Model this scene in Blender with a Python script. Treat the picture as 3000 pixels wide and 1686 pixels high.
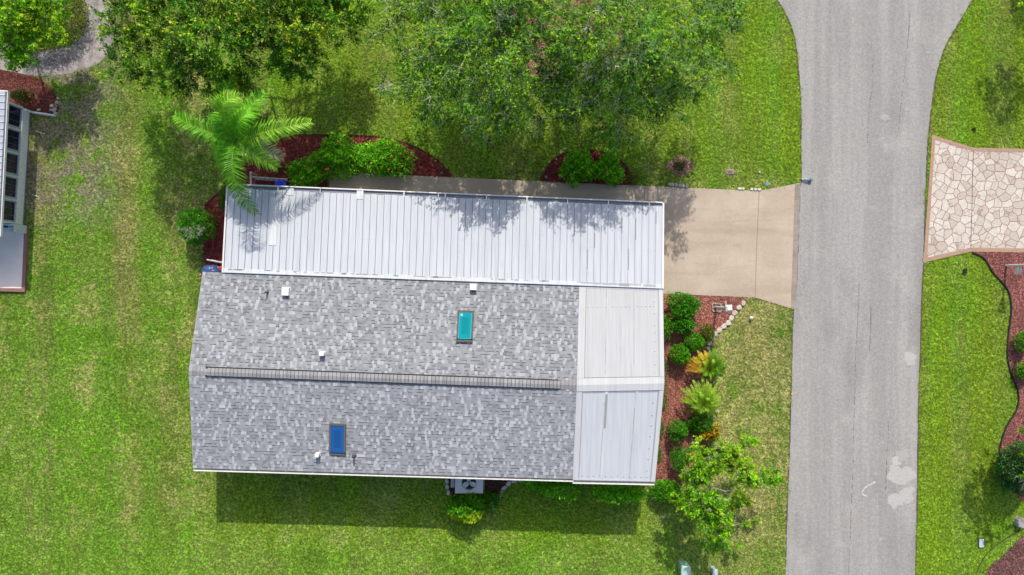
import bpy, math, random
import numpy as np
from mathutils import Vector, Matrix
from mathutils.geometry import tessellate_polygon

for o in list(bpy.data.objects):
    bpy.data.objects.remove(o)
SC = bpy.context.scene
COL = SC.collection
R = math.radians

# ------------------------------------------------------------------ camera, sky, sun, exposure
H = 33.3                       # drone height over the lawn (m)
FPX = 2001.0                   # focal length in pixels of the 3000 px wide photograph
cam_d = bpy.data.cameras.new('camera')
cam = bpy.data.objects.new('camera', cam_d)
COL.objects.link(cam)
cam.location = (0, 0, H)
cam.rotation_euler = (0, 0, 0)
cam_d.sensor_width = 36.0
cam_d.lens = 36.0 * FPX / 3000.0
cam_d.clip_start = 0.5
cam_d.clip_end = 2000.0
SC.camera = cam

SUN_ELEV = 42.5
SUN_AZ = 5.0                   # degrees clockwise from +Y
world = bpy.data.worlds.new('World')
SC.world = world
world.use_nodes = True
wn = world.node_tree
bg = wn.nodes['Background']
sky = wn.nodes.new('ShaderNodeTexSky')
sky.sky_type = 'NISHITA'
sky.sun_disc = False
sky.sun_elevation = R(SUN_ELEV)
sky.sun_rotation = R(SUN_AZ)
sky.air_density = 1.0
sky.dust_density = 3.0
sky.ozone_density = 0.6
wn.links.new(sky.outputs[0], bg.inputs[0])
bg.inputs[1].default_value = 0.115
sun_d = bpy.data.lights.new('sun', 'SUN')
sun_d.energy = 3.0
sun_d.angle = R(0.53)
sun_d.color = (1.0, 0.92, 0.79)
sun = bpy.data.objects.new('sun', sun_d)
COL.objects.link(sun)
sdir = Vector((math.sin(R(SUN_AZ)) * math.cos(R(SUN_ELEV)), math.cos(R(SUN_AZ)) * math.cos(R(SUN_ELEV)), math.sin(R(SUN_ELEV))))
sun.rotation_euler = sdir.to_track_quat('Z', 'Y').to_euler()
sun.location = sdir * 60
SC.view_settings.view_transform = 'Standard'
SC.view_settings.look = 'None'
SC.view_settings.exposure = 0.38
SC.view_settings.gamma = 1.0
SC.view_settings.use_curve_mapping = False


# ------------------------------------------------------------------ helpers
def P(px, py, z=0.0):
    """a point seen at pixel (px, py) of the photograph and standing z metres over the lawn"""
    s = FPX / (H - z)
    return Vector(((px - 1500.0) / s, (843.0 - py) / s, z))


def PX(px_len, z=0.0):
    return px_len * (H - z) / FPX


def tag(o, label=None, cat=None, group=None, kind=None):
    if label: o['label'] = label
    if cat: o['category'] = cat
    if group: o['group'] = group
    if kind: o['kind'] = kind
    return o


def empty(name, loc, label, cat, group=None, rz=0.0):
    o = bpy.data.objects.new(name, None)
    o.empty_display_size = 0.2
    o.location = loc
    o.rotation_euler = (0, 0, rz)
    COL.objects.link(o)
    return tag(o, label, cat, group)


class MB:
    """collects faces (with a colour per face) for ONE mesh object"""
    def __init__(self):
        self.v, self.f, self.c, self.m, self.n = [], [], [], [], 0

    def add(self, verts, faces, col=(1, 1, 1), m=0):
        b = self.n
        self.v.extend([tuple(x) for x in verts])
        self.n += len(verts)
        for f in faces:
            self.f.append(tuple(b + i for i in f))
            self.c.append(col)
            self.m.append(m)
        return self

    def quad(self, a, b, c, d, col=(1, 1, 1), m=0):
        return self.add([a, b, c, d], [(0, 1, 2, 3)], col, m)

    def hexa(self, lo, hi, col=(1, 1, 1), m=0):
        k = len(lo)
        fs = [tuple(range(k))[::-1], tuple(range(k, 2 * k))]
        fs += [(i, (i + 1) % k, k + (i + 1) % k, k + i) for i in range(k)]
        return self.add(list(lo) + list(hi), fs, col, m)

    def box(self, c, s, rz=0.0, col=(1, 1, 1), m=0, taper=1.0):
        cs, sn = math.cos(rz), math.sin(rz)
        def pt(x, y, z): return (c[0] + x * cs - y * sn, c[1] + x * sn + y * cs, c[2] + z)
        hx, hy, hz = s[0] / 2, s[1] / 2, s[2] / 2
        q = [(-hx, -hy), (hx, -hy), (hx, hy), (-hx, hy)]
        return self.hexa([pt(x, y, -hz) for x, y in q], [pt(x * taper, y * taper, hz) for x, y in q], col, m)

    def bevel_box(self, c, s, rz=0.0, col=(1, 1, 1), m=0, r=0.04, n=3):
        """box with rounded vertical edges and a chamfered top"""
        cs, sn = math.cos(rz), math.sin(rz)
        hx, hy, hz = s[0] / 2, s[1] / 2, s[2] / 2
        def ring(ins, z):
            out = []
            for k, (sx, sy) in enumerate(((1, 1), (-1, 1), (-1, -1), (1, -1))):
                for j in range(n + 1):
                    a = (k + j / n) * math.pi / 2
                    x = sx * (hx - r) + (r - ins) * math.cos(a)
                    y = sy * (hy - r) + (r - ins) * math.sin(a)
                    out.append((c[0] + x * cs - y * sn, c[1] + x * sn + y * cs, c[2] + z))
            return out
        rings = [ring(0, -hz), ring(0, hz - r * .6), ring(r * .25, hz - r * .2), ring(r * .6, hz)]
        k = len(rings[0])
        vs = sum(rings, [])
        fs = [tuple(range(k))[::-1], tuple(range(3 * k, 4 * k))]
        for q in range(3):
            fs += [(q * k + i, q * k + (i + 1) % k, (q + 1) * k + (i + 1) % k, (q + 1) * k + i) for i in range(k)]
        return self.add(vs, fs, col, m)

    def tube(self, pts, rad, n=8, col=(1, 1, 1), m=0, cap=True):
        pts = [Vector(p) for p in pts]
        if not hasattr(rad, '__len__'): rad = [rad] * len(pts)
        vs = []
        for i, p in enumerate(pts):
            t = (pts[min(i + 1, len(pts) - 1)] - pts[max(i - 1, 0)]).normalized()
            a = t.orthogonal().normalized() if abs(t.z) > .99 else t.cross(Vector((0, 0, 1))).normalized()
            b = t.cross(a)
            for k in range(n):
                th = 2 * math.pi * k / n
                vs.append(p + (a * math.cos(th) + b * math.sin(th)) * rad[i])
        fs = []
        for i in range(len(pts) - 1):
            fs += [(i * n + k, i * n + (k + 1) % n, (i + 1) * n + (k + 1) % n, (i + 1) * n + k) for k in range(n)]
        if cap:
            fs.append(tuple(range(n))[::-1])
            fs.append(tuple(range((len(pts) - 1) * n, len(pts) * n)))
        return self.add(vs, fs, col, m)

    def disc(self, c, r, n=20, col=(1, 1, 1), m=0, r0=0.0, h=0.0):
        ring = [(c[0] + r * math.cos(2 * math.pi * k / n), c[1] + r * math.sin(2 * math.pi * k / n), c[2]) for k in range(n)]
        if r0 > 0:
            inn = [(c[0] + r0 * math.cos(2 * math.pi * k / n), c[1] + r0 * math.sin(2 * math.pi * k / n), c[2]) for k in range(n)]
            self.add(ring + inn, [(k, (k + 1) % n, n + (k + 1) % n, n + k) for k in range(n)], col, m)
        else:
            self.add(ring, [tuple(range(n))], col, m)
        return self

    def lathe(self, c, prof, n=16, col=(1, 1, 1), m=0, sx=1.0, sy=1.0):
        vs, fs = [], []
        for r, z in prof:
            vs += [(c[0] + sx * r * math.cos(2 * math.pi * k / n), c[1] + sy * r * math.sin(2 * math.pi * k / n), c[2] + z) for k in range(n)]
        for i in range(len(prof) - 1):
            fs += [(i * n + k, i * n + (k + 1) % n, (i + 1) * n + (k + 1) % n, (i + 1) * n + k) for k in range(n)]
        fs.append(tuple(range(n))[::-1])
        fs.append(tuple(range((len(prof) - 1) * n, len(prof) * n)))
        return self.add(vs, fs, col, m)

    def poly(self, pts, z0=None, z=0.0, col=(1, 1, 1), m=0):
        """flat polygon at height z with, if z0 is given, skirts down to z0"""
        p3 = [Vector((p[0], p[1], z)) for p in pts]
        tris = tessellate_polygon([p3])
        fs = []
        for t in tris:
            a, b, c = (p3[i] for i in t)
            fs.append(tuple(t) if (b - a).cross(c - a).z > 0 else tuple(t)[::-1])
        self.add(p3, fs, col, m)
        if z0 is not None:
            k = len(pts)
            lo = [Vector((p[0], p[1], z0)) for p in pts]
            area = sum(pts[i][0] * pts[(i + 1) % k][1] - pts[(i + 1) % k][0] * pts[i][1] for i in range(k))
            fs = [(i, (i + 1) % k, k + (i + 1) % k, k + i) for i in range(k)]
            if area < 0: fs = [f[::-1] for f in fs]
            self.add(lo + p3, fs, col, m)
        return self

    def build(self, name, mats, parent=None, smooth=False, label=None, cat=None, group=None, kind=None, local=True):
        me = bpy.data.meshes.new(name)
        vs = np.array(self.v, dtype=np.float64) if self.v else np.zeros((0, 3))
        if parent is not None and local:
            M = parent.matrix_basis.inverted()
            if parent.parent is not None: M = M @ parent.parent.matrix_basis.inverted()
            A = np.array(M)
            vs = vs @ A[:3, :3].T + A[:3, 3]
        me.from_pydata(vs.tolist(), [], self.f)
        if not isinstance(mats, (list, tuple)): mats = [mats]
        for m in mats: me.materials.append(m)
        me.polygons.foreach_set('material_index', self.m)
        if smooth: me.polygons.foreach_set('use_smooth', [True] * len(self.f))
        ca = me.color_attributes.new('Col', 'FLOAT_COLOR', 'CORNER')
        cnt = np.array([len(f) for f in self.f])
        cc = np.ones((len(self.f), 4), dtype=np.float32)
        cc[:, :3] = np.array(self.c, dtype=np.float32)
        ca.data.foreach_set('color', np.repeat(cc, cnt, axis=0).ravel())
        me.update()
        o = bpy.data.objects.new(name, me)
        COL.objects.link(o)
        if parent is not None: o.parent = parent
        return tag(o, label, cat, group, kind)


def fast_mesh(name, verts, quads, cols, mat, parent=None, label=None, cat=None, group=None, kind=None):
    """big leaf meshes: verts (n,3), quads (m,4), one colour per quad"""
    me = bpy.data.meshes.new(name)
    verts = np.asarray(verts, dtype=np.float64)
    if parent is not None:
        M = parent.matrix_basis.inverted()
        A = np.array(M)
        verts = verts @ A[:3, :3].T + A[:3, 3]
    m = len(quads)
    me.vertices.add(len(verts)); me.vertices.foreach_set('co', verts.ravel())
    me.loops.add(m * 4); me.loops.foreach_set('vertex_index', np.asarray(quads, dtype=np.int32).ravel())
    me.polygons.add(m)
    me.polygons.foreach_set('loop_start', np.arange(m, dtype=np.int32) * 4)
    try: me.polygons.foreach_set('loop_total', np.full(m, 4, dtype=np.int32))
    except Exception: pass
    me.materials.append(mat)
    ca = me.color_attributes.new('Col', 'FLOAT_COLOR', 'CORNER')
    cc = np.ones((m, 4), dtype=np.float32); cc[:, :3] = cols
    ca.data.foreach_set('color', np.repeat(cc, 4, axis=0).ravel())
    me.update(calc_edges=True); me.validate()
    o = bpy.data.objects.new(name, me); COL.objects.link(o)
    if parent is not None: o.parent = parent
    return tag(o, label, cat, group, kind)


def catmull(pts, n=6, closed=True):
    out, k = [], len(pts)
    rng_ = range(k) if closed else range(k - 1)
    for i in rng_:
        if closed: p0, p1, p2, p3 = (pts[(i + j) % k] for j in (-1, 0, 1, 2))
        else: p0, p1, p2, p3 = pts[max(i - 1, 0)], pts[i], pts[i + 1], pts[min(i + 2, k - 1)]
        for j in range(n):
            t = j / n
            out.append(tuple(0.5 * (2 * p1[a] + (p2[a] - p0[a]) * t + (2 * p0[a] - 5 * p1[a] + 4 * p2[a] - p3[a]) * t * t
                                    + (3 * p1[a] - p0[a] - 3 * p2[a] + p3[a]) * t ** 3) for a in (0, 1)))
    if not closed: out.append(tuple(pts[-1][:2]))
    return out


def inside(poly, x, y):
    """vectorised point in polygon"""
    poly = np.asarray(poly)[:, :2]
    r = np.zeros(len(x), dtype=bool)
    j = len(poly) - 1
    for i in range(len(poly)):
        xi, yi = poly[i]; xj, yj = poly[j]
        if yi != yj:
            r ^= ((yi > y) != (yj > y)) & (x < (xj - xi) * (y - yi) / (yj - yi) + xi)
        j = i
    return r


def W(pxpts, z=0.0):
    return [tuple(P(x, y, z)[:2]) for x, y in pxpts]


# ------------------------------------------------------------------ materials
class NT:
    def __init__(self, name):
        self.mat = bpy.data.materials.new(name)
        self.mat.use_nodes = True
        self.t = self.mat.node_tree
        self.b = self.t.nodes['Principled BSDF']
        self.out = self.t.nodes['Material Output']

    def n(self, typ, **kw):
        nd = self.t.nodes.new(typ)
        for k, v in kw.items():
            if k in ('i',):
                for kk, vv in v.items():
                    if hasattr(vv, 'is_linked') or isinstance(vv, bpy.types.NodeSocket): self.t.links.new(vv, nd.inputs[kk])
                    else: nd.inputs[kk].default_value = vv
            else: setattr(nd, k, v)
        return nd

    def link(self, a, b): self.t.links.new(a, b)

    def pos(self):
        if not hasattr(self, '_pos'): self._pos = self.n('ShaderNodeNewGeometry').outputs['Position']
        return self._pos

    def mapping(self, scale=(1, 1, 1), rz=0.0, src=None):
        m = self.n('ShaderNodeMapping')
        m.inputs['Scale'].default_value = scale
        m.inputs['Rotation'].default_value = (0, 0, rz)
        self.link(src or self.pos(), m.inputs['Vector'])
        return m.outputs[0]

    def noise(self, scale, detail=3, rough=0.55, vec=None, dist=0.0):
        nd = self.n('ShaderNodeTexNoise')
        nd.inputs['Scale'].default_value = scale
        nd.inputs['Detail'].default_value = detail
        nd.inputs['Roughness'].default_value = rough
        nd.inputs['Distortion'].default_value = dist
        self.link(vec or self.pos(), nd.inputs['Vector'])
        return nd.outputs['Fac']

    def ramp(self, fac, lo, hi, a=0.0, b=1.0):
        nd = self.n('ShaderNodeMapRange')
        nd.interpolation_type = 'SMOOTHSTEP'
        self.link(fac, nd.inputs[0])
        for k, v in zip((1, 2, 3, 4), (lo, hi, a, b)): nd.inputs[k].default_value = v
        return nd.outputs[0]

    def math(self, op, a, b=None):
        nd = self.n('ShaderNodeMath', operation=op)
        for k, v in ((0, a), (1, b)):
            if v is None: continue
            if isinstance(v, (int, float)): nd.inputs[k].default_value = v
            else: self.link(v, nd.inputs[k])
        return nd.outputs[0]

    def mix(self, fac, a, b, mode='MIX'):
        nd = self.n('ShaderNodeMix', data_type='RGBA', blend_type=mode)
        for k, v in ((0, fac), (6, a), (7, b)):
            if isinstance(v, (int, float)): nd.inputs[k].default_value = v
            elif isinstance(v, tuple): nd.inputs[k].default_value = (*v, 1.0)
            else: self.link(v, nd.inputs[k])
        return nd.outputs[2]

    def scale_col(self, col, fac):
        nd = self.n('ShaderNodeVectorMath', operation='SCALE')
        if isinstance(col, tuple): nd.inputs[0].default_value = col
        else: self.link(col, nd.inputs[0])
        if isinstance(fac, (int, float)): nd.inputs['Scale'].default_value = fac
        else: self.link(fac, nd.inputs['Scale'])
        return nd.outputs[0]

    def attr(self, name='Col'):
        return self.n('ShaderNodeAttribute', attribute_name=name).outputs['Color']

    def bump(self, h, strength=0.3, dist=0.02):
        nd = self.n('ShaderNodeBump')
        nd.inputs['Strength'].default_value = strength
        nd.inputs['Distance'].default_value = dist
        self.link(h, nd.inputs['Height'])
        self.link(nd.outputs[0], self.b.inputs['Normal'])

    def done(self, col, rough=0.8, spec=0.3, metal=0.0):
        if isinstance(col, tuple): self.b.inputs['Base Color'].default_value = (*col, 1.0)
        else: self.link(col, self.b.inputs['Base Color'])
        if isinstance(rough, (int, float)): self.b.inputs['Roughness'].default_value = rough
        else: self.link(rough, self.b.inputs['Roughness'])
        self.b.inputs['Specular IOR Level'].default_value = spec
        self.b.inputs['Metallic'].default_value = metal
        return self.mat


def plain(name, col=None, rough=0.7, spec=0.3, var=0.12, scale=6.0, bump=0.0, bscale=40.0, metal=0.0):
    """a base colour (or the mesh's own colours) broken up by noise"""
    t = NT(name)
    base = t.attr() if col is None else col
    nz = t.noise(scale, 4)
    c = t.scale_col(base, t.ramp(nz, 0.25, 0.75, 1 - var, 1 + var))
    if bump: t.bump(t.noise(bscale, 3), bump, 0.01)
    return t.done(c, rough, spec, metal)


def leaf_mat(name, trans=0.42, rough=0.5, spec=0.18):
    t = NT(name)
    c = t.attr()
    t.done(c, rough, spec)
    tr = t.n('ShaderNodeBsdfTranslucent')
    t.link(t.mix(1.0, c, (1.0, 1.0, 0.45), 'MULTIPLY'), tr.inputs['Color'])
    mx = t.n('ShaderNodeMixShader')
    mx.inputs[0].default_value = trans
    t.link(t.b.outputs[0], mx.inputs[1]); t.link(tr.outputs[0], mx.inputs[2])
    t.link(mx.outputs[0], t.out.inputs[0])
    return t.mat


def grass_colour(t, gain=1.0):
    """colour of the turf by place: green, yellow-green and dry straw patches"""
    big = t.noise(0.16, 3, 0.6)
    mid = t.noise(0.55, 4, 0.65)
    fine = t.noise(3.2, 4, 0.65)
    grain = t.noise(11.0, 3, 0.7)
    sep = t.n('ShaderNodeSeparateXYZ'); t.link(t.pos(), sep.inputs[0])
    east = t.ramp(sep.outputs[0], 15.0, 19.0)                      # the lawn over the road is watered: greener
    north = t.ramp(sep.outputs[1], 3.0, 7.0)
    front = t.math('MULTIPLY', t.ramp(sep.outputs[0], 8.0, 11.0), t.math('SUBTRACT', 1.0, east))
    front_dry = t.math('MULTIPLY', front, t.math('SUBTRACT', 1.0, north))
    south = t.ramp(sep.outputs[1], -9.5, -13.5)
    green_end = t.math('MAXIMUM', east, t.math('MULTIPLY', front, north))
    shade_green = t.math('MAXIMUM', t.math('MULTIPLY', north, t.ramp(sep.outputs[0], -13.5, -10.5)), t.math('MULTIPLY', t.math('MULTIPLY', t.ramp(sep.outputs[0], -16.0, -13.0), t.ramp(sep.outputs[0], 8.5, 6.0)), t.math('MULTIPLY', t.ramp(sep.outputs[1], -6.0, -8.0), t.ramp(sep.outputs[1], -13.5, -11.5))))  # greener turf colour paints the shade of the trees and the house
    green_end = t.math('MAXIMUM', green_end, t.math('MULTIPLY', shade_green, .75))
    st = t.noise(1.0, 2, 0.5, t.mapping((0.9, 0.035, 1.0), R(2.5)))          # mower stripes run along y
    wide = t.noise(1.0, 3, 0.55, t.mapping((0.55, 0.05, 1.0), R(1.5)))
    olive = t.noise(0.21, 4, 0.6, t.mapping((1, 1, 1), 0.9))
    g = t.mix(t.ramp(mid, 0.34, 0.68, 0.1, 0.9), (0.112, 0.200, 0.020), (0.200, 0.250, 0.048))
    g = t.mix(t.ramp(st, 0.40, 0.60, 0.0, 0.50), g, (0.082, 0.165, 0.014))
    g = t.mix(t.math('MULTIPLY', t.ramp(olive, 0.45, 0.65, 0, .62), t.math('SUBTRACT', 1.0, green_end)), g, (0.205, 0.205, 0.070))
    lush = t.math('MULTIPLY', t.math('MAXIMUM', t.math('MULTIPLY', t.ramp(wide, 0.46, 0.60), t.ramp(big, 0.36, 0.60, .3, 1)), t.math('MULTIPLY', south, t.ramp(mid, 0.3, 0.6))), 0.60)
    lush = t.math('MULTIPLY', lush, t.math('SUBTRACT', 1.0, t.math('MULTIPLY', front_dry, .7)))
    g = t.mix(lush, g, (0.125, 0.300, 0.011))
    dsum = t.math('ADD', t.math('ADD', t.math('MULTIPLY', fine, 0.55), t.math('MULTIPLY', mid, 0.55)), t.math('MULTIPLY', front_dry, 0.07))
    dryf = t.math('MULTIPLY', t.ramp(dsum, 0.50, 0.72, 0, .85), t.math('SUBTRACT', 0.95, t.math('MULTIPLY', t.math('MAXIMUM', green_end, t.math('MULTIPLY', south, 0.75)), 0.72)))
    g = t.mix(dryf, g, (0.315, 0.295, 0.125))
    g = t.mix(t.math('MULTIPLY', green_end, t.ramp(st, 0.36, 0.60, 0.15, 0.70)), g, (0.170, 0.262, 0.012))
    # broad mower stripes up the west lawn, worn sandy ground by the neighbour's wall
    west = t.ramp(sep.outputs[0], -15.0, -17.0)
    wst = t.n('ShaderNodeMath', operation='SINE'); t.link(t.math('ADD', t.math('MULTIPLY', sep.outputs[0], 2.9), t.math('MULTIPLY', t.noise(0.25, 2), 5.0)), wst.inputs[0])
    g = t.mix(t.math('MULTIPLY', west, t.ramp(wst.outputs[0], -.6, .8, 0, .62)), g, (0.115, 0.235, 0.018))
    worn = t.math('MULTIPLY', t.math('MULTIPLY', t.ramp(sep.outputs[0], -18.3, -20.8), t.ramp(sep.outputs[1], 2.0, 5.0)), t.ramp(t.noise(1.0, 5, 0.65), .38, .58))
    g = t.mix(t.math('MULTIPLY', worn, .8), g, (0.235, 0.205, 0.160))
    bare = t.noise(0.8, 4, 0.6, t.mapping((1, 1, 1), 0.3))
    g = t.mix(t.ramp(bare, 0.70, 0.80, 0, .8), g, (0.26, 0.20, 0.125))
    return t.scale_col(g, t.math('MULTIPLY', t.ramp(grain, 0.25, 0.75, 0.58 * gain, 1.42 * gain), t.ramp(t.noise(5.5, 2), .3, .7, .86, 1.14)))


def mat_lawn():
    t = NT('turf_soil')
    c = grass_colour(t, 0.78)
    t.bump(t.noise(22.0, 4, 0.7), 0.8, 0.05)
    return t.done(c, 0.95, 0.1)


def mat_blade():
    t = NT('grass_blade')
    c = grass_colour(t, 2.05)
    rnd = t.n('ShaderNodeObjectInfo').outputs['Random']
    c = t.scale_col(c, t.ramp(rnd, 0.0, 1.0, 0.72, 1.28))
    t.done(c, 0.55, 0.25)
    tr = t.n('ShaderNodeBsdfTranslucent'); t.link(c, tr.inputs['Color'])
    mx = t.n('ShaderNodeMixShader'); mx.inputs[0].default_value = 0.3
    t.link(t.b.outputs[0], mx.inputs[1]); t.link(tr.outputs[0], mx.inputs[2]); t.link(mx.outputs[0], t.out.inputs[0])
    return t.mat


def mat_asphalt():
    t = NT('old_asphalt')
    v = t.mapping((1, 1, 1), R(-1.7))
    bands = t.noise(1.0, 3, 0.55, t.mapping((0.95, 0.035, 1), R(-1.7)))
    streak = t.noise(1.0, 3, 0.6, t.mapping((3.6, 0.16, 1), R(-1.7)))
    blot = t.noise(0.45, 4, 0.6)
    grit = t.noise(38.0, 3, 0.75)
    grit2 = t.noise(16.0, 4, 0.75)
    c = t.mix(t.ramp(bands, 0.40, 0.60), (0.310, 0.305, 0.302), (0.360, 0.354, 0.350))
    c = t.mix(t.ramp(streak, 0.48, 0.70, 0, 0.5), c, (0.285, 0.277, 0.272))
    c = t.mix(t.ramp(blot, 0.52, 0.75, 0, 0.6), c, (0.41, 0.402, 0.39))
    smudge = t.noise(0.28, 5, 0.65, t.mapping((1.6, 0.55, 1), 0.4))
    c = t.mix(t.ramp(smudge, 0.50, 0.70, 0, 0.6), c, (0.245, 0.24, 0.238))
    fleck = t.noise(7.0, 4, 0.75)
    c = t.scale_col(c, t.ramp(fleck, 0.32, 0.68, 0.90, 1.10))
    pink = t.noise(0.33, 3, 0.5)
    c = t.mix(t.ramp(pink, 0.60, 0.78, 0, 0.35), c, (0.36, 0.312, 0.305))
    c = t.scale_col(c, t.ramp(grit, 0.28, 0.72, 0.72, 1.28))
    c = t.scale_col(c, t.ramp(grit2, 0.30, 0.44, 0.70, 1.0))
    vor = t.n('ShaderNodeTexVoronoi'); vor.inputs['Scale'].default_value = 1.4
    t.link(t.pos(), vor.inputs['Vector'])
    c = t.mix(t.ramp(vor.outputs['Distance'], 0.045, 0.03, 0, 0.6), c, (0.45, 0.45, 0.44))
    t.bump(grit, 0.35, 0.01)
    return t.done(c, 0.92, 0.2)


def mat_concrete():
    t = NT('tan_concrete')
    a = t.noise(0.6, 5, 0.6); b = t.noise(14.0, 4, 0.7); s = t.noise(1.0, 4, 0.6, t.mapping((0.5, 2.6, 1), R(-2.5)))
    c = t.mix(t.ramp(a, 0.35, 0.7), (0.455, 0.380, 0.305), (0.525, 0.450, 0.370))
    c = t.mix(t.ramp(s, 0.50, 0.72, 0, 0.5), c, (0.41, 0.34, 0.27))
    tyre = t.noise(1.0, 3, 0.5, t.mapping((0.12, 1.15, 1), R(-2.5)))
    c = t.mix(t.ramp(tyre, 0.52, 0.68, 0, 0.35), c, (0.34, 0.275, 0.215))
    spots = t.noise(2.3, 5, 0.7)
    c = t.mix(t.ramp(spots, 0.64, 0.74, 0, 0.45), c, (0.30, 0.235, 0.18))
    rust = t.noise(0.9, 3, 0.5)
    c = t.mix(t.ramp(rust, 0.72, 0.82, 0, 0.45), c, (0.50, 0.33, 0.12))
    c = t.scale_col(c, t.ramp(b, 0.25, 0.75, 0.92, 1.07))
    t.bump(b, 0.1, 0.01)
    return t.done(c, 0.85, 0.25)


def mat_flagstone():
    t = NT('stamped_flagstone')
    warp = t.n('ShaderNodeTexNoise'); warp.inputs['Scale'].default_value = 1.3
    t.link(t.pos(), warp.inputs['Vector'])
    add = t.n('ShaderNodeVectorMath', operation='MULTIPLY_ADD')
    t.link(warp.outputs['Color'], add.inputs[0]); add.inputs[1].default_value = (0.28, 0.28, 0); t.link(t.pos(), add.inputs[2])
    sc = t.mapping((1, 1, 0), 0.4, add.outputs[0])
    e = t.n('ShaderNodeTexVoronoi', feature='DISTANCE_TO_EDGE', voronoi_dimensions='2D'); e.inputs['Scale'].default_value = 2.6; e.inputs['Randomness'].default_value = 0.95
    f = t.n('ShaderNodeTexVoronoi', feature='F1', voronoi_dimensions='2D'); f.inputs['Scale'].default_value = 2.6; f.inputs['Randomness'].default_value = 0.95
    t.link(sc, e.inputs['Vector']); t.link(sc, f.inputs['Vector'])
    sp = t.n('ShaderNodeSeparateColor'); t.link(f.outputs['Color'], sp.inputs[0])
    c = t.mix(sp.outputs[0], (0.49, 0.425, 0.375), (0.64, 0.60, 0.545))
    st = t.noise(2.6, 5, 0.7)
    c = t.mix(t.ramp(st, 0.52, 0.72, 0, 0.75), c, (0.27, 0.175, 0.14))
    c = t.scale_col(c, t.ramp(t.noise(12.0, 4, 0.7), 0.25, 0.75, 0.86, 1.12))
    wob = t.math('ADD', e.outputs['Distance'], t.math('MULTIPLY', t.math('SUBTRACT', t.noise(9.0, 2), 0.5), 0.03))
    c = t.mix(t.ramp(wob, 0.022, 0.045), (0.27, 0.165, 0.125), c)
    t.bump(t.ramp(wob, 0.0, 0.06), 0.5, 0.02)
    return t.done(c, 0.75, 0.3)


def mat_mulch():
    t = NT('red_mulch')
    a = t.noise(16.0, 4, 0.75); b = t.noise(0.9, 3)
    c = t.scale_col(t.attr(), t.ramp(a, 0.25, 0.75, 0.55, 1.35))
    c = t.scale_col(c, t.ramp(b, 0.3, 0.7, 0.85, 1.15))
    t.bump(a, 0.6, 0.03)
    return t.done(c, 0.9, 0.15)


def mat_white_metal(name, base, stain, amount=0.5, rough=0.45, seams=False):
    t = NT(name)
    streak = t.noise(1.0, 4, 0.6, t.mapping((5.0, 0.28, 1), R(2.5)))
    fines = t.noise(1.0, 3, 0.6, t.mapping((22.0, 0.5, 1), R(2.5)))
    blot = t.noise(1.1, 5, 0.65)
    c = t.mix(t.ramp(streak, 0.45, 0.75, 0, amount), t.mix(1.0, t.attr(), base, 'MULTIPLY'), stain)
    c = t.mix(t.ramp(blot, 0.58, 0.80, 0, amount * 0.8), c, stain)
    c = t.scale_col(c, t.ramp(fines, 0.3, 0.7, 0.93, 1.06))
    return t.done(c, rough, 0.35)


M_LAWN = mat_lawn(); M_BLADE = mat_blade(); M_ROAD = mat_asphalt(); M_CONC = mat_concrete(); M_FLAG = mat_flagstone()
M_MULCH = mat_mulch()
M_COL = plain('matte_colours', None, 0.7, 0.3, 0.10, 9.0)
M_GLOSS = plain('glossy_colours', None, 0.3, 0.5, 0.06, 7.0)
M_SHINGLE = plain('shingle_granules', None, 0.92, 0.15, 0.12, 30.0, 0.25, 160.0)
M_PAN = mat_white_metal('pan_roof_metal', (0.525, 0.565, 0.625), (0.40, 0.435, 0.49), 0.45, 0.40)
M_PORCH = mat_white_metal('coated_roof_metal', (0.490, 0.510, 0.540), (0.38, 0.395, 0.42), 0.28, 0.5)
M_TRIM = plain('white_trim', (0.66, 0.66, 0.66), 0.4, 0.4, 0.07, 5.0)
M_SIDING = plain('white_siding', (0.62, 0.63, 0.64), 0.6, 0.3, 0.06, 4.0)
M_BARK = plain('grey_bark', None, 0.9, 0.15, 0.25, 12.0, 0.4, 30.0)
M_LEAF = leaf_mat('leaf')
M_FROND = leaf_mat('palm_leaf', 0.35, 0.45, 0.18)
M_STONE = plain('edging_stone', None, 0.9, 0.2, 0.16, 9.0, 0.4, 40.0)
M_DARK = plain('dark_plastic', (0.02, 0.02, 0.022), 0.6, 0.3, 0.2, 6.0)


def glass_mat(name, col, rough=0.08):
    t = NT(name)
    return t.done(col, rough, 0.5)


# ------------------------------------------------------------------ the setting
rng = random.Random(11)
nrg = np.random.default_rng(11)

# outlines (photograph pixels on the ground)
ROAD_L = [(1700, -420), (1950, -260), (2140, -130), (2225, -60), (2275, 0), (2300, 40), (2318, 80), (2330, 130), (2338, 200), (2343, 260), (2346, 330), (2346, 420), (2347, 520),
          (2343, 560), (2338, 700), (2331, 860), (2323, 920), (2318, 1100), (2313, 1300), (2306, 1480), (2300, 1686), (2290, 2000), (2230, 3800)]
ROAD_R = [(3900, -420), (3300, -260), (3000, -130), (2900, -60), (2850, 0), (2820, 50), (2790, 100), (2768, 140), (2752, 190), (2740, 240), (2730, 310), (2722, 380), (2717, 430),
          (2712, 560), (2706, 760), (2701, 850), (2697, 1000), (2692, 1150), (2689, 1300), (2686, 1500), (2682, 1686), (2675, 2000), (2620, 3800)]
road_poly = W(catmull(ROAD_L, 4, False) + catmull(ROAD_R, 4, False)[::-1] + [(3900, -900), (1700, -900)][::1])
DRIVE = [(965, 503), (1300, 519), (1889, 545), (2225, 560), (2345, 536), (2331, 908), (2211, 872), (1935, 861), (1700, 855), (965, 835)]
drive_poly = W(DRIVE, 0.03)
FLAG = [(2731, 396), (2852, 433), (3260, 442), (3260, 744), (2845, 738), (2705, 770)]
flag_poly = W(FLAG, 0.03)

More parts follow.
